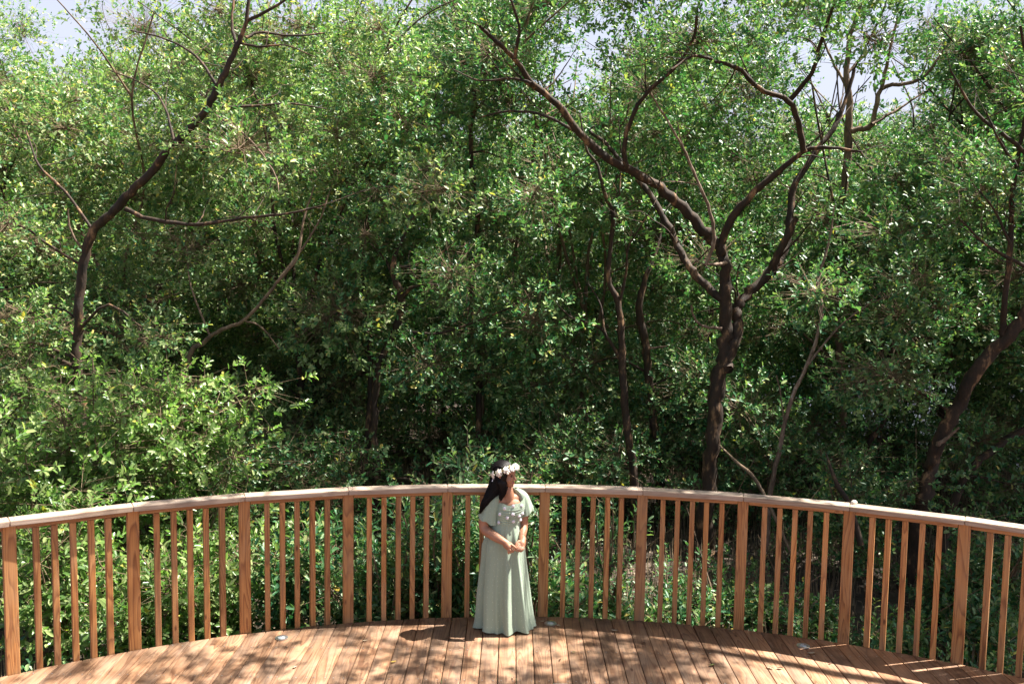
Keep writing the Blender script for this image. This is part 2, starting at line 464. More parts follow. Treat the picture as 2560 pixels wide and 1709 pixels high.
# ------------------------------------------------------------------ railing
rail = empty('railing', (DC[0], DC[1] + DR, 0))
tag(rail, 'curved pine railing with square balusters and a weathered flat handrail round the deck', 'railing')
bpy.context.view_layer.update()
def rail_child(name, bm, mat, loc, rotz):
    o = bm_obj(name, bm, mat, rail, (loc[0] - rail.location.x, loc[1] - rail.location.y, loc[2]), (0, 0, rotz))
    return o
def pol(R, t): return (DC[0] + R * sin(t), DC[1] + R * cos(t))
CAP0, CAP1 = 1.118, 1.158
WI, WO = 0.044, 0.096
IDX = list(range(-3, 14))
for i in IDX:
    t = T0 + DT * i
    # post, front face on the ring
    px, py = pol(DR + 0.045, t)
    rail_child('post', box_bm(0.088, 0.088, -0.42, CAP0 - 0.002, 0.004), M['post'], (px, py, 0), -t)
    if i == IDX[-1]: break
    t2 = t + DT
    # handrail board: mitred trapezoid between the two joint lines
    tm = (t + t2) / 2
    p = [pol((DR - WI) , t), pol((DR - WI), t2), pol((DR + WO), t2), pol((DR + WO), t)]
    cx, cy = pol(DR, tm)
    ca, sa = cos(tm), sin(tm)
    loc = []
    for (X, Y) in p:
        dx, dy = X - cx, Y - cy
        loc.append((dx * ca - dy * sa, dx * sa + dy * ca))
    gap = 0.0015
    loc[0] = (loc[0][0] + gap, loc[0][1]); loc[3] = (loc[3][0] + gap, loc[3][1])
    loc[1] = (loc[1][0] - gap, loc[1][1]); loc[2] = (loc[2][0] - gap, loc[2][1])
    bm = bmesh.new()
    dzc = rnd.uniform(-.002, .002)
    lo = [bm.verts.new((a, b, CAP0)) for a, b in loc]; hi = [bm.verts.new((a, b, CAP1 + dzc)) for a, b in loc]
    bm.faces.new(lo[::-1]); bm.faces.new(hi)
    for k in range(4): bm.faces.new((lo[k], lo[(k + 1) % 4], hi[(k + 1) % 4], hi[k]))
    bmesh.ops.bevel(bm, geom=bm.edges[:], offset=0.004, segments=2, affect='EDGES')
    nf = len(bm.faces)
    for sx_ in (-1, 1):
        for yy_ in (-.012, .062):
            bmesh.ops.create_circle(bm, cap_ends=True, segments=10, radius=.0055, matrix=Matrix.Translation((sx_ * (loc[1][0] - .03), yy_, CAP1 + dzc + .0012)))
    bm.faces.ensure_lookup_table()
    for f_ in bm.faces[nf:]: f_.material_index = 1
    rail_child('handrail_board', bm, [M['cap'], M['dark']], (cx, cy, 0), -tm)
    # subrail under the handrail, and the beam the balusters are fixed to
    ch = 2 * (DR + .03) * sin(DT / 2) - 0.095
    sxx, syy = pol((DR + 0.050) * cos(DT / 2), tm)
    rail_child('subrail', box_bm(ch, 0.088, CAP0 - 0.038, CAP0 - 0.002, 0.002), M['subrail'], (sxx, syy, 0), -tm)
    bx, by = pol((DR + 0.125) * cos(DT / 2), tm)
    rail_child('rim_beam', box_bm(ch, 0.036, -0.30, -0.09, 0.002), M['subrail'], (bx, by, 0), -tm)
    for k in range(1, 6):
        a0, a1 = np.array(pol(DR + 0.028, t)), np.array(pol(DR + 0.028, t2))
        q = a0 + (a1 - a0) * (0.062 + (1 - 0.124) * (k / 6.0) + rnd.uniform(-.004, .004))
        rail_child('baluster', box_bm(0.042, 0.088, -0.27, CAP0 - 0.040, 0.0025, 0, 0.022), M['post'], (q[0], q[1], 0), -tm + rnd.uniform(-.03, .03))

# ------------------------------------------------------------------ recessed deck lights
def deck_light(x, y, lab):
    r = empty('deck_light', (x, y, 0))
    tag(r, lab, 'deck light', 'round lights let into the deck')
    bm = bmesh.new()
    def disc_ring(bm, ra, rb, z0, z1, n=28):
        A = [bm.verts.new((ra * cos(2 * pi * k / n), ra * sin(2 * pi * k / n), z1)) for k in range(n)]
        B = [bm.verts.new((rb * cos(2 * pi * k / n), rb * sin(2 * pi * k / n), z1)) for k in range(n)]
        C = [bm.verts.new((rb * cos(2 * pi * k / n), rb * sin(2 * pi * k / n), z0)) for k in range(n)]
        D = [bm.verts.new((ra * cos(2 * pi * k / n), ra * sin(2 * pi * k / n), z0)) for k in range(n)]
        for k in range(n):
            j = (k + 1) % n
            bm.faces.new((A[k], B[k], B[j], A[j])); bm.faces.new((B[k], C[k], C[j], B[j])); bm.faces.new((D[k], A[k], A[j], D[j]))
    disc_ring(bm, 0.030, 0.052, 0.0005, 0.006)
    bm_obj('ring', bm, M['metal'], r)
    bm = bmesh.new()
    bmesh.ops.create_uvsphere(bm, u_segments=20, v_segments=8, radius=0.03)
    for v in bm.verts: v.co.z = v.co.z * 0.12 + 0.003
    bm_obj('lens', bm, M['lens'], r, smooth=True)
M['lens'] = plain_mat('frosted_glass', (0.42, 0.47, 0.5), 0.25, noise=0.3)
def on_deck(sx, sy, z=0.0):
    v = fw + RT * (sx - 1280) / F_PX - UPV * (sy - 854.5) / F_PX
    t = (z - CAM_H) / v[2]
    return v[0] * t, v[1] * t
deck_light(*on_deck(704, 1594), 'round recessed light in the deck boards left of the woman, near the third post')
deck_light(*on_deck(1376, 1558), 'round recessed light in the deck beside the hem of the green dress')
deck_light(*on_deck(2008, 1614), 'round recessed light in the shaded deck at the right, near the ninth post')

# ------------------------------------------------------------------ fallen leaves on the deck
def fallen(sx, sy, size, rot, col, lab, z=0.0, curl=0.35):
    x, y = on_deck(sx, sy, z)
    bm = bmesh.new(); n = 7
    rows = []
    for i in range(n):
        t = i / (n - 1); w = 0.24 * sin(pi * min(t * 0.93 + 0.05, 1)) ** 0.8 * size
        zz = 0.004 + curl * size * (t - .5) ** 2
        rows.append([bm.verts.new(((t - .5) * size, s * w, zz + curl * abs(s) * w * 0.8)) for s in (-1, -.5, 0, .5, 1)])
    for i in range(n - 1):
        for k in range(4): bm.faces.new((rows[i][k], rows[i + 1][k], rows[i + 1][k + 1], rows[i][k + 1]))
    bmesh.ops.solidify(bm, geom=bm.faces[:], thickness=0.0006)
    o = bm_obj('fallen_leaf', bm, col, None, (x, y, z + 0.003), (0, 0, rot), True)
    tag(o, lab, 'leaf', 'fallen leaves on the deck')
LY = plain_mat('yellow_leaf', (0.75, 0.55, 0.12), 0.5, noise=0.2); LP = plain_mat('pale_leaf', (0.62, 0.52, 0.38), 0.6, noise=0.25)
LG = plain_mat('green_leaf', (0.28, 0.32, 0.1), 0.5, noise=0.3); LB = plain_mat('brown_leaf', (0.22, 0.11, 0.06), 0.6, noise=0.3)
fallen(984, 1655, .05, .5, LY, 'bright yellow fallen leaf on the deck left of the woman')
fallen(1121, 1595, .045, -.5, LB, 'small dark curled leaf on the deck just left of the dress hem')
fallen(1536, 1577, .06, -.1, LP, 'pale curled leaf on the shaded deck right of the woman')
fallen(1396, 1565, .05, -.7, LP, 'thin tan leaf beside the deck light by the dress', curl=.6)
fallen(1356, 1554, .04, .3, LP, 'pinkish leaf touching the left of the deck light by the dress')
fallen(1378, 1552, .035, .1, LY, 'small yellow green leaf lying on the deck light by the dress', 0.006)
fallen(1434, 1631, .035, .2, LG, 'small olive leaf on the deck right of the dress, before the pale curled one')
fallen(1608, 1608, .05, -.6, LB, 'brown twig like leaf on the sunlit deck right of the pale curled leaf')
fallen(1925, 1670, .06, -.7, LP, 'slender pale leaf in sunlight on the right of the deck')
fallen(1950, 1670, .05, .1, LB, 'brown leaf crossing the slender pale leaf on the right of the deck', 0.004)
fallen(2028, 1633, .07, .25, LP, 'broad pale leaf next to the deck light at the right', curl=.15)
fallen(2075, 1658, .03, .8, LB, 'tiny dark leaf by the shadow edge on the right of the deck')
fallen(1780, 1663, .055, .5, LG, 'olive leaf in the dappled light on the right of the deck')
fallen(738, 1668, .045, 1.1, LP, 'small oval cream leaf on the sunlit left of the deck')
fallen(913, 1602, .045, .4, LP, 'tan leaf on the shaded boards before the fourth post')
fallen(1400, 1650, .03, 1.3, LB, 'tiny brown leaf on the deck in front of the dress, at the right')
fallen(1282, 1695, .03, 1.6, LP, 'tiny cream leaf on the deck straight before the woman')
# white card at the lower edge of the picture
x, y = on_deck(1402, 1714)
bm = box_bm(0.105, 0.075, 0.002, 0.010, 0.001)
cd = bm_obj('card', bm, plain_mat('white_card', (0.8, 0.78, 0.74), 0.5), None, (x, y - .02, 0), (0, 0, 0.05))
tag(cd, 'small white card lying on the deck boards in front of the woman', 'card')
# small shell on the handrail joint
bm = bmesh.new()
bmesh.ops.create_uvsphere(bm, u_segments=14, v_segments=9, radius=1)
for v in bm.verts:
    r_ = 1 + .12 * sin(9 * math.atan2(v.co.y, v.co.x)); v.co = Vector((v.co.x * .03 * r_, v.co.y * .02 * r_, max(v.co.z, -.4) * .022))
v_ = fw + RT * (2135 - 1280) / F_PX - UPV * (1258 - 854.5) / F_PX
t_ = (CAP1 - CAM_H) / v_[2]
sh = bm_obj('shell', bm, plain_mat('shell', (.6, .53, .45), .5, noise=.3), None, (v_[0] * t_, v_[1] * t_, CAP1 + .0075), (0, 0, .4), True)
tag(sh, 'small pale shell lying on the handrail over the ninth post', 'shell')
# ------------------------------------------------------------------ trees
class Tree:
    def __init__(s, label, group=None, bark='bark', base_px=None):
        s.label, s.group, s.bark = label, group, bark
        s.g = Geo(); s.nodes = []; s.clumps = []; s.dead = []; s.base = None
        TREES.append(s)
    def limb(s, P, R, dead=False, wob=.075, sides=10):
        """P (k,3), R (k,) metres"""
        P = np.asarray(P, float)
        path = smooth_path(np.column_stack([P, R]), 5)
        path[:, :3] += RNG.normal(0, 1, (len(path), 3)) * np.maximum(path[:, 3:4], .008) * 0.17
        path[:, 3] *= .86 + .05 * np.sin(np.arange(len(path)) * 1.7 + RNG.uniform(0, 6)) * RNG.random(len(path))
        if dead: s.dead.append(Geo())
        (s.dead[-1] if dead else s.g).tube(path[:, :3], path[:, 3], sides, 0, wob)
        if not dead:
            s.nodes.append(path[1:, :])
        if s.base is None: s.base = path[0, :3].copy()
    def px(s, pts, y0, y1, w0, w1, dead=False, tip=False):
        """limb traced on the photo: points in photo px, depth y0->y1, widths in px w0->w1"""
        n = len(pts); P, R = [], []
        for i, (a, b) in enumerate(pts):
            t = i / (n - 1); y = y0 + (y1 - y0) * t
            P.append(at(a, b, y)); w = w0 + (w1 - w0) * t
            R.append(0.5 * w * 1.0898 * y / F_PX)
        s.limb(P, R, dead)
        # fine crooked side branches
        Pa = smooth_path(np.column_stack([np.array(P), R]), 5); L_ = np.linalg.norm(np.diff(Pa[:, :3], axis=0), axis=1).sum()
        for _ in range(int(L_ * (2.6 if not dead else .6))):
            j = RNG.integers(len(Pa) // 5, len(Pa)); q0, r_ = Pa[j, :3], Pa[j, 3]
            tdir = unit(Pa[min(j + 1, len(Pa) - 1), :3] - Pa[j - 1, :3])
            d = unit(tdir * .6 + unit(RNG.normal(size=3)) * .9 + np.array([0, 0, .35])); ln = RNG.uniform(.35, 1.25)
            Q = [q0]
            for k_ in range(4):
                d = unit(d + RNG.normal(0, .28, 3)); Q.append(Q[-1] + d * ln / 4)
            r1 = min(r_ * .45, .016 * ln + .003)
            if dead: s.dead[-1].tube(np.array(Q), np.linspace(r1, .002, 5), 5)
            else: s.limb(Q, np.linspace(r1, .003, 5), sides=5)
TREES = []

def ground_at(x, y): return float(ground_z(np.array(x), np.array(y)))
def rooted(t, px, py, y, w):
    """first limb piece: from the mud up to the traced point"""
    p = at(px, py, y); r = 0.5 * w * 1.0898 * y / F_PX
    return p, r

# T6: the big forked tree right of centre
T = Tree('large dark forked mangrove right of centre, its trunk splitting into four limbs')
b = at(1612, 1300, 12.5); gz = ground_at(b[0], b[1])
T.limb([(b[0] - .02, b[1], gz - .1), at(1618, 1230, 12.5), at(1625, 1125, 12.5), at(1635, 1000, 12.5), at(1640, 920, 12.5), at(1655, 840, 12.5), at(1663, 770, 12.5), at(1665, 680, 12.5), at(1660, 600, 12.45), at(1648, 556, 12.4)],
       [.19, .15, .125, .115, .12, .12, .105, .095, .09, .085])
T.px([(1648, 560), (1600, 515), (1540, 452), (1470, 405), (1400, 368), (1330, 308), (1280, 240), (1220, 190), (1180, 135), (1140, 95), (1100, 60)], 12.4, 10.6, 30, 9)
T.px([(1650, 570), (1680, 500), (1740, 432), (1800, 383), (1850, 345), (1900, 338), (1975, 348)], 12.4, 11.6, 24, 6)
T.px([(1845, 350), (1832, 290), (1810, 232), (1740, 202), (1700, 160), (1640, 140), (1590, 128), (1540, 160)], 11.8, 10.6, 17, 6)
T.px([(1810, 232), (1862, 170), (1882, 100), (1900, 45), (1930, -40)], 11.7, 11.0, 13, 7)
T.px([(1662, 850), (1682, 790), (1692, 740), (1688, 708), (1722, 668), (1772, 618), (1800, 575), (1812, 510), (1820, 430), (1868, 355), (1908, 300), (1935, 240), (1960, 160)], 12.4, 13.4, 34, 9)
T.px([(1772, 625), (1790, 575), (1828, 500)], 12.8, 12.6, 26, 14)
T.px([(1658, 690), (1600, 632), (1562, 580), (1530, 512), (1480, 432), (1435, 382), (1390, 330), (1350, 300)], 12.5, 13.8, 24, 8)
T.px([(1437, 386), (1432, 345), (1445, 280), (1482, 215), (1545, 158), (1590, 90), (1600, 20)], 11.7, 11.0, 14, 7)
T.px([(1330, 308), (1250, 265), (1170, 255), (1100, 270)], 11.8, 12.5, 9, 4)
T.px([(1220, 190), (1170, 180), (1100, 185), (1040, 160)], 11.0, 11.5, 8, 3)
T.px([(1180, 135), (1190, 60), (1160, -30)], 10.8, 10.4, 10, 6)
T.px([(1620, 607), (1636, 560), (1632, 500), (1605, 425), (1572, 350), (1545, 300), (1490, 212)], 12.0, 11.6, 11, 5, dead=True)
T.px([(1618, 607), (1645, 606), (1668, 602)], 12.0, 12.4, 7, 10, dead=True)
T.px([(1656, 754), (1612, 748), (1590, 722), (1586, 700)], 12.4, 12.2, 9, 4, dead=True)
T.px([(1605, 425), (1565, 330), (1550, 260)], 11.9, 11.8, 4, 2, dead=True)
T.px([(1772, 625), (1810, 600), (1838, 575)], 12.8, 12.6, 5, 2, dead=True)
# T1: leaning tree on the left
T = Tree('mangrove with a bowed trunk leaning to the upper right, on the left of the grove')
b = at(185, 1000, 11.0); gz = ground_at(b[0], b[1])
T.limb([(b[0], b[1], gz - .1), at(182, 950, 11), at(178, 800, 11), at(182, 700, 11), at(192, 600, 11), at(215, 530, 11), at(262, 482, 10.9), at(300, 440, 10.8), at(345, 398, 10.7), at(400, 332, 10.6), at(455, 275, 10.5), at(498, 205, 10.4), at(525, 150, 10.4), at(548, 95, 10.4), at(565, 50, 10.4), at(572, -30, 10.4)],
       [.11, .09, .068, .064, .062, .062, .060, .058, .056, .054, .050, .044, .038, .034, .026, .02])
T.px([(290, 480), (340, 502), (450, 515), (560, 500), (660, 490), (745, 470)], 10.9, 10.4, 13, 4)
T.px([(545, 110), (532, 60), (538, -20)], 10.4, 10.6, 10, 6)
T.px([(500, 245), (580, 243), (665, 238), (750, 250)], 10.5, 10.9, 8, 3)
T.px([(490, 262), (548, 298), (592, 342), (632, 402), (640, 440)], 10.5, 10.2, 7, 2, dead=True)
T.px([(478, 290), (484, 330), (545, 352), (600, 345)], 10.5, 10.8, 7, 3)
T.px([(182, 565), (160, 520), (156, 480)], 11, 10.9, 7, 3, dead=True)
T.px([(565, 85), (600, 75), (680, 82), (745, 76)], 10.4, 10.8, 8, 4)
T.px([(552, 100), (600, 107), (655, 104), (725, 132)], 10.4, 10.2, 7, 3)
T.px([(500, 200), (450, 130), (380, 90), (300, 70)], 10.4, 10.8, 8, 3)
T.px([(215, 530), (150, 440), (90, 380), (60, 300)], 11, 11.4, 9, 4)
T.px([(400, 332), (380, 250), (340, 200), (250, 160)], 10.6, 11.2, 8, 3)
T.px([(190, 610), (110, 560), (50, 520), (-30, 500)], 11, 10.7, 9, 4)
T.px([(565, 50), (640, 10), (700, -40)], 10.4, 10.2, 9, 5)
# T2
T = Tree('thin brown mangrove stem rising diagonally right out of the leaves, left of centre', bark='bark_mid')
b = at(430, 830, 12.2); gz = ground_at(b[0], b[1])
T.limb([(b[0] - .5, b[1], gz - .1), at(425, 850, 12.2), at(465, 788, 12.2), at(510, 755, 12.1), at(560, 735, 12), at(602, 690, 12), at(642, 640, 12), at(682, 590, 12), at(697, 505, 12.1), at(720, 430, 12.3)],
       [.055, .042, .034, .031, .028, .026, .024, .021, .018, .009])
T.px([(642, 640), (700, 560), (735, 500), (760, 430)], 12, 12.4, 8, 3)
T.px([(560, 735), (600, 750), (640, 800)], 12, 12.1, 6, 3)
# T3
T = Tree('dark upright mangrove stem half hidden in leaves, left of the crooked elbowed tree')
b = at(838, 730, 14); gz = ground_at(b[0], b[1])
T.limb([(b[0] - .1, b[1], gz - .1), at(850, 900, 14), at(842, 720, 14), at(832, 640, 14), at(838, 545, 14), at(855, 450, 14.2), at(830, 350, 14.4), at(850, 240, 14.4)], [.07, .055, .05, .065, .06, .04, .028, .012])
T.px([(838, 545), (800, 470), (740, 420)], 14, 14.4, 9, 4)
T.px([(855, 450), (910, 390), (960, 310), (1000, 220)], 14.2, 14, 9, 4)
# T4
T = Tree('crooked dark mangrove above and left of the woman, with an elbow bend and side branches')
b = at(860, 1080, 13.2); gz = ground_at(b[0], b[1])
T.limb([(b[0], b[1], gz - .1), at(862, 1070, 13.2), at(858, 980, 13.2), at(862, 900, 13.2), at(872, 830, 13.2), at(905, 760, 13.2), at(922, 690, 13.1), at(905, 640, 13), at(903, 600, 13), at(925, 540, 13.1), at(960, 470, 13.3), at(985, 400, 13.3)],
       [.09, .07, .06, .058, .058, .064, .062, .056, .044, .03, .022, .01])
T.px([(920, 685), (948, 658), (990, 652), (1035, 662)], 13.1, 12.7, 12, 4)
T.px([(905, 608), (940, 612), (995, 590), (1040, 560)], 13, 12.7, 9, 3)
T.px([(935, 760), (1000, 765), (1080, 742), (1180, 700), (1230, 665)], 13.2, 12.8, 8, 3)
T.px([(905, 640), (880, 590), (850, 560)], 13, 13.3, 8, 3)
# T5
T = Tree('slim mangrove left of the large forked tree, straight with a narrow fork at mid height')
b = at(1455, 1150, 13.2); gz = ground_at(b[0], b[1])
T.limb([(b[0] + .05, b[1], gz - .1), at(1456, 1100, 13.2), at(1441, 1000, 13.2), at(1431, 900, 13.2), at(1426, 780, 13.2), at(1420, 705, 13.2), at(1396, 640, 13.2), at(1401, 560, 13.2), at(1406, 492, 13.1), at(1386, 442, 13), at(1370, 380, 13), at(1345, 340, 13), at(1330, 260, 13)],
       [.10, .08, .07, .066, .062, .056, .042, .038, .036, .03, .025, .02, .01])
T.px([(1428, 835), (1386, 762), (1350, 740), (1312, 728), (1280, 700)], 13.2, 12.8, 11, 3)
T.px([(1386, 762), (1378, 700), (1350, 650)], 13.0, 13.2, 7, 3)
T.px([(1420, 705), (1436, 625), (1441, 568), (1470, 520), (1500, 470)], 13.2, 12.9, 8, 3)
T.px([(1406, 492), (1420, 450), (1425, 380)], 13.1, 13.4, 6, 3)
T = Tree('short dark crooked mangrove stem just right of the slim forked trunk', bark='bark')
b = at(1490, 830, 14.2); gz = ground_at(b[0], b[1])
T.limb([(b[0] + .3, b[1], gz - .1), at(1505, 1000, 14.2), at(1484, 830, 14.2), at(1478, 770, 14.2), at(1466, 715, 14.2), at(1480, 640, 14.2), at(1510, 560, 14.4), at(1520, 480, 14.6)], [.11, .08, .07, .075, .07, .05, .035, .02])
T.px([(1484, 800), (1520, 795), (1550, 790)], 14.2, 14.1, 7, 3, dead=True)
# T7: the heavy leaning trunk on the right
T = Tree('heavy dark mangrove trunk leaning out of the frame at the right edge')
b = at(2095, 1300, 11.2); gz = ground_at(b[0], b[1])
T.limb([(b[0] - .05, b[1], gz - .12), at(2100, 1230, 11.2), at(2118, 1140, 11.2), at(2140, 1070, 11.2), at(2155, 1010, 11.1), at(2200, 925, 11.0), at(2242, 850, 10.9), at(2300, 782, 10.8), at(2352, 722, 10.7), at(2430, 650, 10.6), at(2500, 540, 10.4), at(2540, 400, 10.2), at(2560, 200, 10)],
       [.15, .12, .105, .098, .095, .098, .095, .09, .085, .078, .07, .055, .045])
T.px([(2150, 1020), (2175, 1003), (2200, 980)], 11, 10.8, 13, 5, dead=True)
T.px([(2500, 540), (2420, 420), (2330, 330), (2240, 260), (2180, 160)], 10.4, 10.0, 16, 5)
T.px([(2430, 650), (2330, 600), (2260, 560), (2200, 500)], 10.6, 10.0, 13, 4)
T.px([(2303, 775), (2304, 700), (2318, 560), (2322, 470), (2332, 380), (2350, 280), (2360, 180), (2340, 60)], 10.8, 10.0, 17, 7)
T.px([(2332, 380), (2290, 320), (2260, 250)], 10.1, 9.9, 9, 3)
T.px([(2318, 560), (2280, 480), (2230, 420)], 10.2, 10.1, 8, 3)
# T7b
T = Tree('dark stout stem leaning right at the lower right, behind the heavy leaning trunk')
b = at(2150, 1300, 12.3); gz = ground_at(b[0], b[1])
T.limb([(b[0], b[1], gz - .1), at(2172, 1200, 12.3), at(2205, 1110, 12.3), at(2250, 1050, 12.3), at(2310, 1010, 12.4), at(2420, 930, 12.6), at(2520, 800, 13)], [.09, .075, .065, .06, .055, .05, .04])
# T9: behind, upper right
T = Tree('tall brown mangrove against the sky at the upper right, fanning into branches', bark='bark_mid')
b = at(1925, 600, 15); gz = ground_at(b[0], b[1])
T.limb([(b[0] + .2, b[1], gz - .1), at(1930, 900, 15), at(1920, 600, 15), at(1940, 400, 15), at(1948, 255, 15), at(1942, 170, 15), at(1950, 85, 15), at(1975, 10, 15)], [.09, .08, .07, .07, .065, .055, .045, .025])
T.px([(1945, 300), (2000, 285), (2022, 205), (2090, 190), (2130, 165), (2180, 90)], 15, 14.6, 16, 5)
T.px([(2022, 205), (2040, 120), (2060, 40)], 14.8, 14.7, 10, 5)
T.px([(2000, 285), (2060, 250), (2140, 200)], 14.8, 15.2, 9, 4)
T.px([(1942, 170), (2000, 110), (2060, 60)], 15, 15.4, 8, 4)
T.px([(1942, 200), (1900, 120), (1870, 30)], 15, 15.4, 8, 4)
# T10: pale winding stem
T = Tree('pale lichened thin trunk winding up between the large forked tree and the heavy leaning trunk', bark='bark_pale')
b = at(1772, 1130, 12); gz = ground_at(b[0], b[1])
T.limb([(b[0] - .1, b[1], gz - .1), at(1770, 1120, 12), at(1786, 1040, 12), at(1798, 980, 12), at(1822, 900, 12), at(1850, 840, 12.1), at(1878, 760, 12.2), at(1884, 700, 12.2), at(1876, 650, 12.3), at(1900, 560, 12.4), at(1915, 470, 12.4)], [.045, .038, .034, .032, .030, .028, .026, .028, .024, .018, .010])
T.px([(1850, 840), (1890, 790), (1935, 740), (1990, 700)], 12.1, 11.9, 7, 3)
T.px([(1800, 980), (1790, 900), (1780, 860)], 12.0, 11.9, 4, 2, dead=True)
# T11: small dark upper middle
T = Tree('dark hooked stem in the upper middle of the canopy')
b = at(1085, 700, 14.6); gz = ground_at(b[0], b[1])
T.limb([(b[0], b[1], gz - .1), at(1100, 900, 14.6), at(1080, 700, 14.6), at(1095, 500, 14.6), at(1080, 350, 14.6), at(1083, 280, 14.6), at(1090, 225, 14.6), at(1060, 130, 14.6), at(1075, 30, 14.6)], [.06, .055, .05, .045, .042, .045, .04, .025, .012])
T.px([(1080, 350), (1110, 348), (1150, 362)], 14.6, 14.4, 7, 3)
T.px([(1083, 260), (1140, 200), (1180, 120)], 14.6, 14.8, 8, 3)
T.px([(1095, 500), (1040, 430), (1000, 380)], 14.6, 14.8, 8, 3)
# dead leaning poles near the ground
T = Tree('bare brown dead pole leaning left behind the railing, right of the large forked tree', bark='bark_mid')
T.dead.append(Geo()); T.dead[-1].tube(smooth_path([at(1820, 1280, 10.9), at(1740, 1110, 11.4), at(1690, 1060, 11.6), at(1650, 1020, 11.8)], 4), smooth_path([[.02], [.024], [.02], [.008]], 4)[:, 0], 7)
T.base = at(1820, 1280, 10.9)
T = Tree('thin dark dead stem leaning left behind the railing, below the pale winding trunk')
T.dead.append(Geo()); T.dead[-1].tube(smooth_path([at(1975, 1250, 10.2), at(1950, 1160, 10.3), at(1920, 1110, 10.4), at(1895, 1040, 10.7)], 4), smooth_path([[.04], [.032], [.028], [.01]], 4)[:, 0], 7)
T.base = at(1975, 1250, 10.2)

# generic trees filling the grove
def generic(x, y, H, label, group, lean=None, bark='bark', spread=1.0, thick=1.0, low=0.35):
    T = Tree(label, group, bark)
    gz = ground_at(x, y); r0_ = 0.022 + 0.0042 * H * thick
    lean = RNG.normal(0, .12, 2) if lean is None else np.array(lean)
    P = [np.array([x, y, gz - .1])]; n = 5; hf = H * low
    for i in range(1, n + 1):
        t = i / n
        P.append(np.array([x + lean[0] * hf * t + RNG.normal(0, .09), y + lean[1] * hf * t + RNG.normal(0, .09), gz + hf * t]))
    T.limb(P, np.linspace(r0_, r0_ * .75, len(P)))
    top = P[-1]; k = RNG.integers(3, 5); a0 = RNG.uniform(0, 2 * pi)
    for j in range(k):
        a = a0 + 2 * pi * j / k + RNG.normal(0, .35); rr = RNG.uniform(.12, .32) * H * spread; hh = H * (1 - low) * RNG.uniform(.75, 1)
        st = P[-1 - (j % 2)]
        Q = [st]
        for t in (.25, .5, .75, 1):
            Q.append(st + np.array([cos(a) * rr * t + RNG.normal(0, .13), sin(a) * rr * t + RNG.normal(0, .13), hh * (t ** .85)]))
        T.limb(Q, np.linspace(r0_ * .62, .012, 5))
        for t_i in (2, 3):
            a2 = a + RNG.choice([-1, 1]) * RNG.uniform(.6, 1.3); s2 = Q[t_i]
            l2 = RNG.uniform(.1, .2) * H
            T.limb([s2, s2 + np.array([cos(a2) * l2 * .5, sin(a2) * l2 * .5, l2 * .45]) + RNG.normal(0, .06, 3), s2 + np.array([cos(a2) * l2, sin(a2) * l2, l2 * .7])], [r0_ * .35, r0_ * .22, .008], sides=6)
    return T
G1 = 'trees filling the mangrove thicket'
spots = []
ORD = ['first', 'second', 'third', 'fourth', 'fifth', 'sixth', 'seventh', 'eighth', 'ninth']
for y0, n, lab in ((16.0, 8, 'slender mangrove from the left in the close row just behind the front trees'), (19.5, 9, 'mangrove from the left in the middle row deep in the thicket'), (24.0, 9, 'mangrove from the left in the last row at the back of the thicket')):
    half = 0.60 * y0
    for i in range(n):
        x = -half - 1 + (2 * half + 4) * (i + .5) / n + RNG.normal(0, .5)
        spots.append((x, y0 + RNG.normal(0, .8), ORD[i] + ' ' + lab))
for (x, y, lab) in spots:
    left = x / (0.566 * y)
    H = RNG.uniform(8.2, 9.6) * (1 + (y - 16) * .018)
    if left < -.45: H *= .9
    generic(x, y, H, lab, G1, bark=('bark' if RNG.random() < .5 else 'bark_mid'))
# trees standing just outside the picture on the right, they shade the grove and the deck
G2 = 'trees right of the deck'
TR = [generic(8.2, 10.5, 9.6, 'tall mangrove right of the picture, beyond the leaning trunk', G2),
      generic(9.6, 14.0, 10.0, 'tall mangrove right of the picture, beside the creek', G2),
      generic(12.0, 18.0, 10.0, 'tall mangrove right of the picture, far along the creek', G2)]
OV = generic(8.0, 6.0, 10.5, 'spreading mangrove right of the deck whose branches overhang the boards and dapple them', G2, lean=(-.12, .05), spread=.7, low=.4)
for q in ([(6.8, 6.2, 3.6), (5.6, 6.4, 5.6), (4.2, 6.6, 6.9), (2.4, 6.7, 7.8), (.8, 6.6, 8.4)],
          [(6.8, 6.2, 3.8), (6.0, 5.2, 5.4), (4.6, 4.4, 6.6), (3.2, 4.0, 7.4), (1.5, 4.4, 8.0)],
          [(6.9, 6.2, 4.0), (6.2, 7.4, 6.2), (5.2, 8.2, 7.4), (3.6, 8.6, 8.2)]):
    OV.limb(q, np.linspace(.10, .02, len(q)))

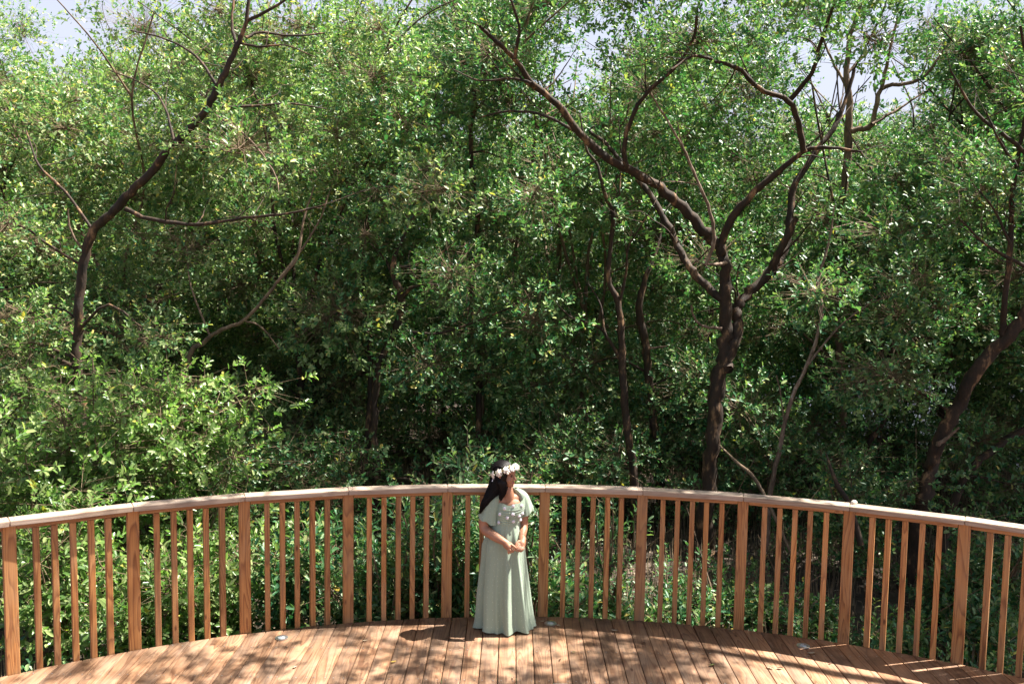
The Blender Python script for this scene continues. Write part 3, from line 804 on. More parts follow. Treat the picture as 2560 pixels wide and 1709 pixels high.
# ------------------------------------------------------------------ leaf clumps through the grove volume
def frame_uv(P):
    d = P - np.array([0, 0, CAM_H]); z = d @ fw
    return 1280 + F_PX * (d @ RT) / z, 854.5 - F_PX * (d @ UPV) / z   # source px
def clump_field():
    out = []
    def fill(y0, y1, zlo, zhi, sp, rad, test, jit=.5, xpad=1.5, kind=0):
        ys = np.arange(y0, y1, sp)
        for yy in ys:
            h = .6 * yy + xpad
            for xx in np.arange(-h, h + 2.5, sp):
                for zz in np.arange(zlo, zhi(xx, yy) if callable(zhi) else zhi, sp * .85):
                    p = np.array([xx, yy, zz]) + RNG.normal(0, sp * .32, 3)
                    u, v = frame_uv(p)
                    if test(p, u / 1.0898, v / 1.0898): out.append((p, rad * RNG.uniform(.75, 1.25), kind))
    R_ = RNG.random
    def gap(a, b, p):
        g_ = 1.0
        if a < 240 and b < 150: g_ *= .5
        if 1720 < a < 2190 and 100 < b < 300: g_ *= .07
        if 1260 < a < 1460 and 60 < b < 290: g_ *= .3
        if b < 90: g_ *= .62
        if 1010 < a < 1130 and 180 < b < 330: g_ *= .3
        if 330 < a < 620 and b < 110: g_ *= .55
        return g_
    # tree tops: how high the canopy reaches, by x at 15 m
    def top(x, y):
        u = x / (.566 * y)
        return 7.7 + (y - 15) * .29 + .7 * sin(x * 1.3) + (-.9 if u < -.55 else 0) + (.6 if abs(u - .1) < .25 else 0)
    # front layer: few clumps, away from the big trunks
    def t_front(p, a, b):
        if p[2] > top(p[0], 15) : return False
        if p[1] < 12.3 and -5.2 < p[0] < 1.5 and R_() < .75: return False
        if b < 230: pr = .50
        elif a < 560 and b > 520: pr = .55
        elif a < 420: pr = .42
        elif a > 2050 and b < 900: pr = .55
        elif 1280 < a < 1960 and 160 < b < 1150: pr = .06
        elif b > 900: pr = .2
        else: pr = .46
        return R_() < pr * gap(a, b, p)
    fill(10.6, 13.2, .2, 8.0, 1.0, .55, t_front)
    # middle layer
    def t_mid(p, a, b):
        if p[2] > top(*p[:2]): return False
        pr = .74
        if b > 1000: pr = .5
        if b < 140: pr = .58
        if a < 420 and b < 210: pr = .25
        if 1750 < a < 2160 and 110 < b < 290: pr = .14
        if 1290 < a < 1400 and 90 < b < 260: pr = .25
        if a > 2000 and 960 < b < 1100: pr = .45
        return R_() < pr * gap(a, b, p)
    fill(13.6, 18.2, -.3, top, 1.15, .72, t_mid, kind=1)
    def t_far(p, a, b):
        if p[2] > top(*p[:2]): return False
        pr = .78
        if a < 420 and b < 210: pr = .2
        if 1750 < a < 2160 and 100 < b < 290: pr = .12
        if b < 120: pr = .4
        if a > 2000 and 960 < b < 1100: pr = .35
        return R_() < pr * gap(a, b, p)
    fill(18.6, 26.5, -.4, top, 1.6, 1.05, t_far, kind=2)
    return out
CL = clump_field()
# masses and voids: leave out the clumps where a slow 3D wave is low, and the ones standing right before a main trunk
def wave(p): return sin(p[0] * 1.15 + 1.0) * cos(p[2] * 1.0 + .4 * p[0]) + sin(p[1] * .9 + p[0] * .5 + p[2] * .7) * .7
TN = np.concatenate([np.column_stack([np.concatenate(TREES[i].nodes), np.full(sum(map(len, TREES[i].nodes)), pp_)]) for i, pp_ in ((0, .62), (1, .5), (4, .85), (5, .6), (7, .95))])
TN = TN[(TN[:, 3] > .032) & (TN[:, 2] > -.2)]; TU, TV = frame_uv(TN[:, :3])
def keep(c):
    p, r, kind = c
    if (kind == 0 and wave(p) < -.45) or (kind == 1 and wave(p) < -1.1): return False
    u, v = frame_uv(p)
    front = TN[:, 1] > p[1] - .35
    d = np.hypot(TU - u, TV - v)[front]
    if len(d) and d.min() < 30 + (55 + 75 * (TN[front][int(d.argmin()), 4] > .9)) * (kind < 2) and RNG.random() < TN[front][int(d.argmin()), 4]: return False
    return True
CL = [c for c in CL if keep(c)]
# canopy over and right of the deck (outside the picture, it throws the dappled shade)
def spray_dir(rel, n): 
    return unit(rel * 1.0 + np.array([0, 0, .55]) + RNG.normal(0, .35, (n, 3)))
ovr = []
for xx in np.arange(-.5, 8.6, .82):
    for yy in np.arange(4.4, 9.4, .82):
        for zz in np.arange(6.0, 9.4, .95):
            p = np.array([xx, yy, zz]) + RNG.normal(0, .25, 3)
            u, v = frame_uv(p)
            if 0 < u < 2560 and v > -170: continue
            lands = p[0] - (p[2]) * .535
            pr = .85 if -1.4 < lands < 1.5 else (.12 if lands > 0 else .42)
            lx, ly = p[0] - (p[2] - .8) * .535, p[1] - (p[2] - .8) * .142
            if (lx - .25) ** 2 + (ly - 7.4) ** 2 < .58 ** 2: continue
            if xx < 6.0 - (9.5 - zz) * .2 and p[1] > 7.4: pr *= .7
            if RNG.random() < pr: ovr.append((p, .42 * RNG.uniform(.8, 1.2), 3))
            
out_right = []
for xx, yy, zz in [(a, b, c) for a in np.arange(6.6, 13.5, 1.3) for b in np.arange(9.2, 19, 1.4) for c in np.arange(3.5, 9.6, 1.2)]:
    p = np.array([xx, yy, zz]) + RNG.normal(0, .35, 3)
    u, v = frame_uv(p)
    if u < 2620: continue
    if RNG.random() < .36: out_right.append((p, .85, 2))
# nearest limb decides whose crown a clump belongs to
allN, own = [], []
for ti, T in enumerate(TREES):
    for nd in T.nodes: allN.append(nd); own += [ti] * len(nd)
allN = np.concatenate(allN); own = np.array(own)
ovi = TREES.index(OV)
for (p, r, kind) in CL + ovr + out_right:
    d = np.linalg.norm(allN[:, :3] - p, axis=1) + np.maximum(allN[:, 2] - p[2], 0) * .6
    if kind == 3: d = np.where(own == ovi, d, 99)
    j = int(np.argmin(d))
    if d[j] > 5.5: continue
    TREES[own[j]].clumps.append((p, r, kind, allN[j]))
total = 0
for T in TREES:
    base = T.base if T.base is not None else np.zeros(3)
    root = empty('mangrove_tree' if T.g.v else 'dead_pole', tuple(base))
    tag(root, T.label, 'tree', T.group)
    sh_ = -np.array(base, np.float32)
    crown = Geo()
    for (p, r, kind, nd) in T.clumps:
        n0 = nd[:3]; dd = p - n0; L = np.linalg.norm(dd)
        mid = n0 + dd * .5 + np.array([0, 0, .12 * L]) + RNG.normal(0, .07 * L, 3)
        end = p + unit(dd) * r * .35
        rb = min(nd[3] * .6, .010 + .010 * L) 
        path = smooth_path(np.array([n0, mid, p - dd * .05, end]), 3)
        T.g.tube(path, np.linspace(rb, .004, len(path)), 5)
        vol = r ** 3
        if kind == 0: ns, k, ll, simple = int(92 * (r / .55) ** 2), 8, .080, False
        elif kind == 1: ns, k, ll, simple = int(140 * (r / .72) ** 2), 8, .094, False
        elif kind == 2: ns, k, ll, simple = int(170 * (r / 1.05) ** 2), 8, .13, True
        else: ns, k, ll, simple = int(46 * (r / .42) ** 2), 8, .085, True
        u_ = unit(RNG.normal(size=(ns, 3)))
        rel = u_ * (RNG.random(ns)[:, None] ** .45)
        C = p + rel * r * np.array([1.3, 1.3, .95])
        Dv = spray_dir(rel, ns)
        tl = sprays(crown, C, Dv, k, ll, 0, simple)
        # twigs from the clump's branch to each spray
        ti_ = RNG.integers(len(path) // 2, len(path), ns)
        A = path[ti_]
        crown.prisms(A, C + Dv * tl * .35, .0035, .0016, 1)
        total += ns * k
    if T.g.v:
        for k_ in range(len(T.g.v)): T.g.v[k_] = T.g.v[k_] + sh_
        T.g.build('trunk', M[T.bark], root, True)
    for dg_ in T.dead:
        dg_.v = [v_ + sh_ for v_ in dg_.v]
        dg_.build('dead_branch', M['bark_pale' if T.g.v else T.bark], root, True)
    if crown.v:
        for k_ in range(len(crown.v)): crown.v[k_] = crown.v[k_] + sh_
        far = sum(1 for c in T.clumps if c[2] == 2) > len(T.clumps) / 2
        crown.build('crown', [M['leaf_sunlit_tint' if base[0] < -3.2 else 'leaf_far' if far else 'leaf'], M['twig']], root)
print('tree leaves', total, 'trees', len(TREES), 'clumps', len(CL), len(ovr), len(out_right))

# far-off wood behind the last trees, reads as one mass
g = Geo(); n = 9000
a = RNG.uniform(-1, 1, n); yb = RNG.uniform(27, 36, n)
C = np.stack([a * (.62 * yb + 3), yb, RNG.uniform(-.8, 1, n) ** 1 * 4.6 + 3.2], 1)
keep = (C[:, 2] < 7.6 + .8 * np.sin(C[:, 0] * .7)) & ~((C[:, 0] > 7) & (C[:, 2] < .2) & (C[:, 0] < 20) & (RNG.random(n) < .6))
C = C[keep]
sprays(g, C, unit(RNG.normal(0, .6, (len(C), 3)) + np.array([0, -.3, .8])), 12, .34, 0, True)
A_ = C + RNG.normal(0, .3, C.shape); A_[:, 2] -= 1.2
g.prisms(A_, C, .03, .01, 1)
tag(g.build('woods', [M['leaf_far'], M['twig']]), 'dense mangrove wood far behind the grove', 'woods', None, 'stuff')
# ------------------------------------------------------------------ shrubs
def shrub(px, y, top_px, rad, label, n=150, leaf=.085, asp=.5, group=None, stems=7, low=None, mat='leaf_bush', name='mangrove_bush', k=9, dens=1.0):
    c = at(px, top_px, y); gz = ground_at(c[0], c[1]); H = c[2] - gz
    root = empty(name, (c[0], c[1], gz))
    tag(root, label, 'bush' if name == 'mangrove_bush' else 'sapling', group)
    st, cr = Geo(), Geo()
    tips = []
    for i in range(stems):
        a = 2 * pi * i / stems + RNG.normal(0, .4); rr = rad * RNG.uniform(.25, .95)
        hh = H * RNG.uniform(.72, 1.0) * (1 - .22 * (rr / rad) ** 2)
        P = np.array([[RNG.normal(0, .05), RNG.normal(0, .05), -.05], [cos(a) * rr * .3, sin(a) * rr * .3, hh * .35], [cos(a) * rr * .7 + RNG.normal(0, .06), sin(a) * rr * .7, hh * .7], [cos(a) * rr, sin(a) * rr, hh * .97]])
        path = smooth_path(P, 5); st.tube(path, np.linspace(.018, .005, len(path)), 6); tips.append(path)
    tips_ = np.concatenate([t[3:] for t in tips])
    ns = int(n * (2.1 if name == 'mangrove_bush' else 1))
    j = RNG.integers(0, len(tips_), ns)
    off = unit(RNG.normal(size=(ns, 3))) * RNG.uniform(.08, .55, (ns, 1)) * np.array([1, 1, .7]) * (rad / .7)
    C = tips_[j] + off
    C[:, 2] = np.maximum(C[:, 2], .08)
    Dv = unit(off * 1.3 + np.array([0, 0, .28]) + RNG.normal(0, .1, (ns, 3)))
    tl = sprays(cr, C, Dv, k, leaf, 0, False, asp=asp)
    cr.prisms(tips_[j], C + Dv * tl * .35, .004, .0018, 1)
    st.build('stem', M['bark_mid'], root, True)
    cr.build('crown', [M[mat], M['twig']], root)
GB = 'bushes growing up against the railing'
SH = [
 (40, 9.6, 860, 1.0, 'tall sunlit bush at the left edge above the handrail', 330, .10),
 (230, 10.4, 745, 1.1, 'broad sunlit bush below the bowed trunk on the left', 380, .092),
 (430, 10.6, 800, 1.05, 'sunlit bush left of centre, above the second handrail board', 360, .092),
 (130, 8.9, 1090, .8, 'pale leafy bush behind the first two posts on the left', 260, .085),
 (330, 8.9, 1180, .75, 'leafy bush seen through the balusters right of the second post', 240, .085),
 (500, 9.2, 1170, .75, 'leafy bush seen through the balusters left of the third post', 230, .085),
 (660, 9.2, 1190, .7, 'leafy bush seen through the balusters between the third and fourth posts', 220, .085),
 (830, 9.3, 1225, .7, 'leafy bush seen through the balusters right of the fourth post', 210, .085),
 (960, 9.1, 1245, .6, 'leafy bush seen through the balusters left of the fifth post', 190, .085),
 (1060, 8.9, 1170, .55, 'bright leafy bush directly behind the fifth post and the dark hair', 190, .085),
 (30, 11.2, 690, 1.1, 'high bush at the left edge beneath the bowed tree', 330, .08),
 (560, 11.6, 930, 1.0, 'dark bush between the thin diagonal stem and the handrail', 300, .08),
 (1270, 9.0, 1300, .5, 'low bush behind the railing just right of the woman', 150, .085),
 (760, 12.2, 980, 1.0, 'dark bush in the shade left of the crooked tree', 260, .08),
 (1150, 12.6, 1010, .9, 'dark bush in the shade above the flower crown', 220, .08),
 (1960, 11.6, 1010, .8, 'shaded bush left of the heavy leaning trunk', 220, .08),
 (1760, 13.4, 960, .9, 'shaded bush right of the large forked trunk', 220, .08),
 (2290, 10.0, 1130, .6, 'shaded bush at the right edge above the handrail', 150, .08),
  (1420, 9.4, 1390, .5, 'low green bush behind the balusters right of the sixth post', 110, .08),
 (1560, 9.9, 1370, .55, 'low green bush behind the balusters left of the seventh post', 120, .08),
 (1700, 10.2, 1350, .55, 'low green bush behind the balusters right of the seventh post', 120, .08),
 (1880, 9.6, 1400, .5, 'low green bush behind the balusters left of the ninth post', 110, .08),
 (2060, 9.2, 1430, .45, 'low green bush behind the balusters right of the ninth post', 100, .08),
 (2260, 9.3, 1380, .5, 'low green bush behind the balusters right of the tenth post', 110, .08),
 (2190, 10.2, 1330, .5, 'leafy bush below the heavy leaning trunk at the right', 150, .08),
 (1330, 13.8, 900, .9, 'sun flecked bush left of the slim forked tree', 220, .08),
]
for (px, y, tp, rad, lab, n, lf) in SH:
    near = y < 9.75
    shrub(px, y, tp, rad, lab, int(n * (.62 if near else 1.0)), lf * (1.28 if near else .98), asp=.38 if near else .5, group=GB, stems=9,
          mat='leaf' if px > 520 else 'leaf_bush')  # left bushes sunlit-pale, the rest shade-dark: light put into the leaf colour
GS = 'young mangrove saplings behind the handrail'
for (px, y, tp, rad, lab, n) in [
    (1010, 8.9, 930, .55, 'tall sapling with long narrow leaves left of the flower crown', 130),
    (900, 8.7, 1040, .35, 'short sapling with narrow leaves over the handrail, above the fourth post', 70),
    (1090, 8.6, 1010, .3, 'sapling with bright narrow leaves close behind the dark hair', 80),
    (1225, 8.7, 1040, .25, 'small sapling rising right of the flower crown', 50),
    (1400, 9.6, 1060, .3, 'small sapling over the handrail right of the sixth post', 45)]:
    shrub(px, y, tp, rad, lab, n, .115, .27, GS, 4, mat='leaf', name='mangrove_sapling', k=8)

# ------------------------------------------------------------------ ground cover, breathing roots, litter
def free_of_deck(x, y, m=.12): return (x - DC[0]) ** 2 + (y - DC[1]) ** 2 > (DR + m) ** 2
n = 46000
y = 7.6 + (RNG.random(n) ** .8) * 17; x = RNG.uniform(-1, 1, n) * (.6 * y + 1.0)
patch = np.sin(x * 1.1 + 2) * np.cos(y * .9) + np.sin(x * 2.7 - y * 1.3) * .5 + RNG.normal(0, .5, n)
k = free_of_deck(x, y) & (patch > -.75) & (ground_z(x, y) > -1.25)
x, y = x[k], y[k]; z = ground_z(x, y)
h = RNG.gamma(5, .042, len(x)).clip(.06, .42)
A = np.stack([x, y, z - .02], 1); B = A + np.stack([RNG.normal(0, .022, len(x)), RNG.normal(0, .022, len(x)), h], 1)
g = Geo(); g.prisms(A, B, .0065, .0032)
tag(g.build('breathing_roots', M['root']), 'dense carpet of upright breathing roots standing in the mud', 'roots', None, 'stuff')

n = 9000
y = 7.5 + RNG.random(n) * 11; x = RNG.uniform(-1, 1, n) * (.6 * y + .5)
k = free_of_deck(x, y, .05); x, y = x[k], y[k]
g = Geo(); P = np.stack([x, y, ground_z(x, y) + .012], 1); m_ = len(P)
a = RNG.uniform(0, 2 * pi, m_)
g.leaves(P, np.stack([np.cos(a), np.sin(a), RNG.normal(0, .15, m_)], 1), np.stack([RNG.normal(0, .25, m_), RNG.normal(0, .25, m_), np.ones(m_)], 1), RNG.uniform(.04, .09, m_), RNG.uniform(.02, .04, m_))
tag(g.build('leaf_litter', M['litter']), 'dry leaf litter scattered on the mud', 'litter', None, 'stuff')

n = 2500
y = 7.7 + RNG.random(n) ** 1.2 * 6.5; x = RNG.uniform(-1, 1, n) * (.6 * y + .6)
patch = np.sin(x * 1.7 + 1) * np.cos(y * 1.5) + RNG.normal(0, .45, n)
pr = np.where(x > 2.9, .15, .0)
k = free_of_deck(x, y, .1) & (patch > -.35 + pr)
x, y = x[k], y[k]; z = ground_z(x, y); h = RNG.uniform(.10, .42, len(x))
g = Geo(); A = np.stack([x, y, z], 1); T_ = np.stack([RNG.normal(0, .05, len(x)), RNG.normal(0, .05, len(x)), h], 1)
g.prisms(A, A + T_, .004, .002, 1)
sprays(g, A + T_, unit(T_ + RNG.normal(0, .05, T_.shape)), 7, .08, 0, False)
sprays(g, A + T_ * .6 + RNG.normal(0, .04, A.shape), unit(T_ + RNG.normal(0, .15, T_.shape)), 4, .07, 0, False)
tag(g.build('seedlings', [M['leaf'], M['twig']]), 'low green mangrove seedlings covering the mud behind the railing', 'ground cover', None, 'stuff')
# thin bare sticks among the roots are part of the wood floor
g = Geo()
for i in range(110):
    y_ = RNG.uniform(9.3, 20); x_ = RNG.uniform(-.55, .6) * y_
    a, e, l = RNG.uniform(0, 2 * pi), RNG.uniform(.05, 1.35), RNG.uniform(.5, 2.2)
    p0 = np.array([x_, y_, ground_at(x_, y_) + .02]); d = np.array([cos(a) * cos(e), sin(a) * cos(e), sin(e)]) * l
    pth = smooth_path([p0, p0 + d * .5 + RNG.normal(0, .05, 3), p0 + d], 4)
    g.tube(pth, np.linspace(RNG.uniform(.006, .016), .003, len(pth)), 5)
tag(g.build('sticks', M['bark_mid'], None, True), 'tangle of thin bare sticks leaning over the mud', 'sticks', None, 'stuff')
# ------------------------------------------------------------------ the woman
def PX(sx, sy, y):
    v = fw + RT * (sx - 1280) / F_PX - UPV * (sy - 854.5) / F_PX
    return np.array([0, 0, CAM_H]) + v * y / v[1]
def P4(cx, cy, y): return PX(1150 + cx / 5.809, 1130 + cy / 5.807, y)
def PB(cx, cy, y): return PX(1190 + cx / 13.06, 1280 + cy / 13.06, y)
def PA(cx, cy, y): return PX(1210 + cx / 15.68, 1140 + cy / 15.68, y)

person = empty('person', (-.02, 7.47, 0))
tag(person, 'woman in a long sage green dress and flower crown standing against the railing, looking right', 'person')
PO = np.array([-.02, 7.47, 0])
class Blob:
    def __init__(s): s.bm = bmesh.new()
    def ell(s, c, r, rot=None):
        mt = Matrix.Translation(Vector(c) - Vector(PO))
        if rot is not None: mt = mt @ rot
        mt = mt @ Matrix.Diagonal((r[0], r[1], r[2], 1))
        bmesh.ops.create_icosphere(s.bm, subdivisions=3 if max(r) > .03 else 2, radius=1, matrix=mt)
    def chain(s, pts, rad, flat=None, fine=.3):
        P = smooth_path(np.column_stack([np.array(pts, float), rad]), 6)
        for a, b in zip(P[:-1], P[1:]):
            L = np.linalg.norm(b[:3] - a[:3]); k = max(1, int(L / (fine * min(a[3], b[3]))))
            for i in range(k):
                q = a + (b - a) * i / k
                s.ell(q[:3], (q[3],) * 3)
        s.ell(P[-1][:3], (P[-1][3],) * 3)
    def build(s, name, mats, parent, voxel, smooth_it=3):
        me = bpy.data.meshes.new(name); s.bm.to_mesh(me); s.bm.free()
        tmp = bpy.data.objects.new(name, me); COL.objects.link(tmp)
        md = tmp.modifiers.new('r', 'REMESH'); md.mode = 'VOXEL'; md.voxel_size = voxel; md.use_smooth_shade = True
        ms = tmp.modifiers.new('s', 'SMOOTH'); ms.iterations = smooth_it; ms.factor = .5
        dg = bpy.context.evaluated_depsgraph_get(); dg.update()
        out = bpy.data.meshes.new_from_object(tmp.evaluated_get(dg))
        bpy.data.objects.remove(tmp); bpy.data.meshes.remove(me)
        out.materials.clear()
        for mm in mats: out.materials.append(mm)
        for p in out.polygons: p.use_smooth = True
        out.name = name
        o = bpy.data.objects.new(name, out); COL.objects.link(o); o.parent = parent
        return o

HC = P4(655, 322, 7.45); HA = radians(-26)
HR = Matrix.Rotation(HA, 4, 'Z') @ Matrix.Rotation(radians(4), 4, 'Y')
def HL(x, y, z):
    v = HR @ Vector((x, y, z)); return HC + np.array(v)
b = Blob()
def hell(x, y, z, rx, ry, rz): b.ell(HL(x, y, z), (rx, ry, rz), HR)
hell(-.012, 0, .022, .088, .070, .082)
hell(.028, 0, -.025, .056, .056, .072)
hell(.046, 0, -.068, .036, .038, .026); hell(.070, 0, -.084, .017, .020, .014)
hell(.052, -.033, -.032, .028, .024, .030); hell(.052, .033, -.032, .028, .024, .030)
hell(.066, 0, .036, .020, .044, .028)
hell(.074, -.028, .016, .010, .018, .006); hell(.074, .028, .016, .010, .018, .006)
b.chain([HL(.080, 0, .012), HL(.091, 0, -.010), HL(.101, 0, -.026)], [.008, .009, .0105])
hell(.090, -.011, -.030, .010, .007, .006); hell(.090, .011, -.030, .010, .007, .006)
hell(.084, 0, -.051, .010, .020, .0055); hell(.083, 0, -.061, .010, .017, .006)
hell(.074, 0, -.055, .014, .024, .020)
hell(-.004, -.070, -.012, .016, .008, .026); hell(-.004, .070, -.012, .016, .008, .026)
b.chain([HL(-.015, 0, -.05), P4(700, 590, 7.46), P4(690, 690, 7.47)], [.050, .046, .056])
SL, SR = P4(470, 730, 7.44), P4(905, 650, 7.53)
mid = P4(690, 700, 7.475)
b.chain([mid, (SL + mid) / 2 + np.array([0, 0, .006]), SL], [.056, .050, .050]); b.chain([mid, (SR + mid) / 2 + np.array([0, 0, .006]), SR], [.056, .048, .046])
b.ell(P4(700, 790, 7.485), (.125, .078, .10)); b.ell(P4(680, 900, 7.48), (.118, .082, .10)); b.ell(P4(655, 1050, 7.475), (.112, .082, .10)); b.ell(P4(640, 1230, 7.48), (.13, .095, .12)); b.ell(P4(640, 1400, 7.49), (.145, .105, .11))
b.ell(P4(620, 880, 7.42), (.056, .05, .055)); b.ell(P4(800, 870, 7.435), (.052, .05, .055))
for sx in (-1, 1):
    b.chain([(-.035 + .07 * sx, 7.48, .66), (-.04 + .075 * sx, 7.47, .38), (-.04 + .08 * sx, 7.49, .09)], [.078, .050, .034])
    b.chain([(-.04 + .08 * sx, 7.50, .035), (-.035 + .085 * sx, 7.40, .025)], [.030, .022])
# viewer's left arm
b.chain([SL, P4(372, 900, 7.42), P4(352, 1095, 7.41), P4(490, 1210, 7.34), P4(640, 1300, 7.285)], [.050, .047, .043, .040, .029])
b.chain([PB(950, 985, 7.285), PB(1060, 1120, 7.275)], [.029, .029]); b.ell(PB(1010, 1060, 7.28), (.034, .020, .036)); b.ell(PB(1100, 1150, 7.275), (.032, .018, .026))
b.chain([PB(1130, 1060, 7.272), PB(1205, 1085, 7.262), PB(1285, 1150, 7.258)], [.0105, .0095, .0078], fine=.25)
b.chain([PB(1140, 1130, 7.268), PB(1185, 1200, 7.255), PB(1205, 1290, 7.262)], [.010, .0090, .0080], fine=.25)
b.chain([PB(1085, 1160, 7.268), PB(1115, 1240, 7.253), PB(1130, 1320, 7.262)], [.010, .0090, .0080], fine=.25)
b.chain([PB(1035, 1180, 7.270), PB(1055, 1265, 7.256), PB(1065, 1345, 7.266)], [.0095, .0085, .0075], fine=.25)
b.chain([PB(1120, 1010, 7.30), PB(1220, 1100, 7.29), PB(1275, 1185, 7.285)], [.011, .0095, .0085], fine=.25)
# viewer's right arm
b.chain([SR, P4(925, 850, 7.51), P4(925, 1060, 7.50), P4(915, 1150, 7.44), P4(893, 1265, 7.375)], [.046, .042, .036, .034, .026])
b.chain([PB(1540, 870, 7.37), PB(1500, 1010, 7.33), PB(1480, 1090, 7.315)], [.026, .030, .028]); b.ell(PB(1500, 1060, 7.32), (.030, .020, .034))
b.chain([PB(1405, 1050, 7.30), PB(1345, 1150, 7.275), PB(1255, 1235, 7.268)], [.0105, .0092, .0078], fine=.25)
b.chain([PB(1450, 1100, 7.297), PB(1410, 1195, 7.272), PB(1325, 1250, 7.270)], [.0105, .0092, .0080], fine=.25)
b.chain([PB(1505, 1120, 7.297), PB(1475, 1225, 7.274), PB(1395, 1272, 7.276)], [.0100, .0092, .0080], fine=.25)
b.chain([PB(1550, 1120, 7.300), PB(1535, 1220, 7.280), PB(1465, 1283, 7.284)], [.0095, .0085, .0075], fine=.25)
b.chain([PB(1400, 940, 7.325), PB(1325, 1010, 7.305), PB(1290, 1120, 7.290)], [.0120, .0100, .0085], fine=.25)
skin, nt, bs = new_mat('skin')
bs.inputs['Base Color'].default_value = (0.38, 0.185, 0.11, 1); bs.inputs['Roughness'].default_value = .5
bs.inputs['Subsurface Weight'].default_value = .12; bs.inputs['Subsurface Radius'].default_value = (.02, .008, .004); bs.inputs['Subsurface Scale'].default_value = .5
lips = plain_mat('lips', (.42, .13, .10), .45)
body = b.build('body', [skin, lips], person, .0032, 4)
# lips are a tinted patch of the same skin
lc = [HL(.090, 0, -.0505) - PO, HL(.089, 0, -.0615) - PO]
for p in body.data.polygons:
    c = np.array(p.center)
    if abs(c[2] - lc[0][2]) < .03:
        q = HR.inverted() @ Vector(c + PO - HC)
        if q.x > .080 and abs(q.y) < .018 * (1 if q.x > .083 else .7) and -.067 < q.z < -.0465: p.material_index = 1
eyem = plain_mat('eye', (.05, .03, .025), .2)
for s in (-1, 1):
    bm = bmesh.new(); bmesh.ops.create_uvsphere(bm, u_segments=12, v_segments=8, radius=1)
    for v in bm.verts: v.co = Vector(HL(.0765 + v.co.x * .008, .028 * s + v.co.y * .013, .0015 + v.co.z * .0045) - PO)
    bm_obj('eye', bm, eyem, person, smooth=True)
    bm = bmesh.new(); bmesh.ops.create_uvsphere(bm, u_segments=12, v_segments=6, radius=1)
    for v in bm.verts: v.co = Vector(HL(.0815 + v.co.x * .004 - abs(v.co.y) * .004, .029 * s + v.co.y * .017, .0185 + v.co.z * .0028 - abs(v.co.y) * .002) - PO)
    bm_obj('eyebrow', bm, eyem, person, smooth=True)

# fabric
fab, nt, bs = new_mat('sage_chiffon')
N, Lk = nt.nodes, nt.links
uv = N.new('ShaderNodeUVMap'); uv.uv_map = 'UVMap'
vo = N.new('ShaderNodeTexVoronoi'); vo.voronoi_dimensions = '2D'; vo.inputs['Scale'].default_value = 21; vo.inputs['Randomness'].default_value = .45
Lk.new(uv.outputs[0], vo.inputs['Vector'])
rd = ramp(nt, vo.outputs['Distance'], [(.045, (.62, .66, .56)), (.07, (0.33, 0.42, 0.32))])
Lk.new(rd.outputs[0], bs.inputs['Base Color']); bs.inputs['Roughness'].default_value = .7
bs.inputs['Sheen Weight'].default_value = .25
trn = N.new('ShaderNodeBsdfTranslucent'); trn.inputs['Color'].default_value = (.42, .5, .36, 1)
mxs = N.new('ShaderNodeMixShader'); mxs.inputs[0].default_value = .12
Lk.new(bs.outputs[0], mxs.inputs[1]); Lk.new(trn.outputs[0], mxs.inputs[2]); Lk.new(mxs.outputs[0], N['Material Output'].inputs['Surface'])

def loft(name, rings, parent, nphi=160, wrap=True, thick=.0025):
    """rings: list of (nphi,3) arrays"""
    R = np.array(rings); k = len(R)
    me = bpy.data.meshes.new(name)
    V = (R - PO).reshape(-1, 3)
    i = np.arange(k * nphi).reshape(k, nphi)
    F = np.stack([i[:-1], np.roll(i[:-1], -1, 1), np.roll(i[1:], -1, 1), i[1:]], -1).reshape(-1, 4)
    me.from_pydata(V.tolist(), [], F.tolist())
    uvl = me.uv_layers.new(name='UVMap')
    circ = np.linalg.norm(np.roll(R, -1, 1) - R, axis=2).cumsum(1); circ = np.concatenate([np.zeros((k, 1)), circ], 1)
    mean = circ[k // 2] * 1.15
    vv = np.concatenate([[0], np.linalg.norm(R[1:] - R[:-1], axis=2).mean(1).cumsum()])
    uvs = np.zeros((len(F), 4, 2))
    for r_ in range(k - 1):
        for f in range(nphi):
            uvs[r_ * nphi + f] = [(mean[f], vv[r_]), (mean[f + 1], vv[r_]), (mean[f + 1], vv[r_ + 1]), (mean[f], vv[r_ + 1])]
    uvl.data.foreach_set('uv', uvs.ravel())
    for p in me.polygons: p.use_smooth = True
    me.materials.append(fab)
    o = bpy.data.objects.new(name, me); COL.objects.link(o); o.parent = parent
    return o
def interp(tab, z):
    t = np.array(tab); o_ = np.argsort(t[:, 0]); t = t[o_]
    return [np.interp(z, t[:, 0], t[:, c]) for c in range(1, t.shape[1])]
phi = np.linspace(0, 2 * pi, 160, endpoint=False)
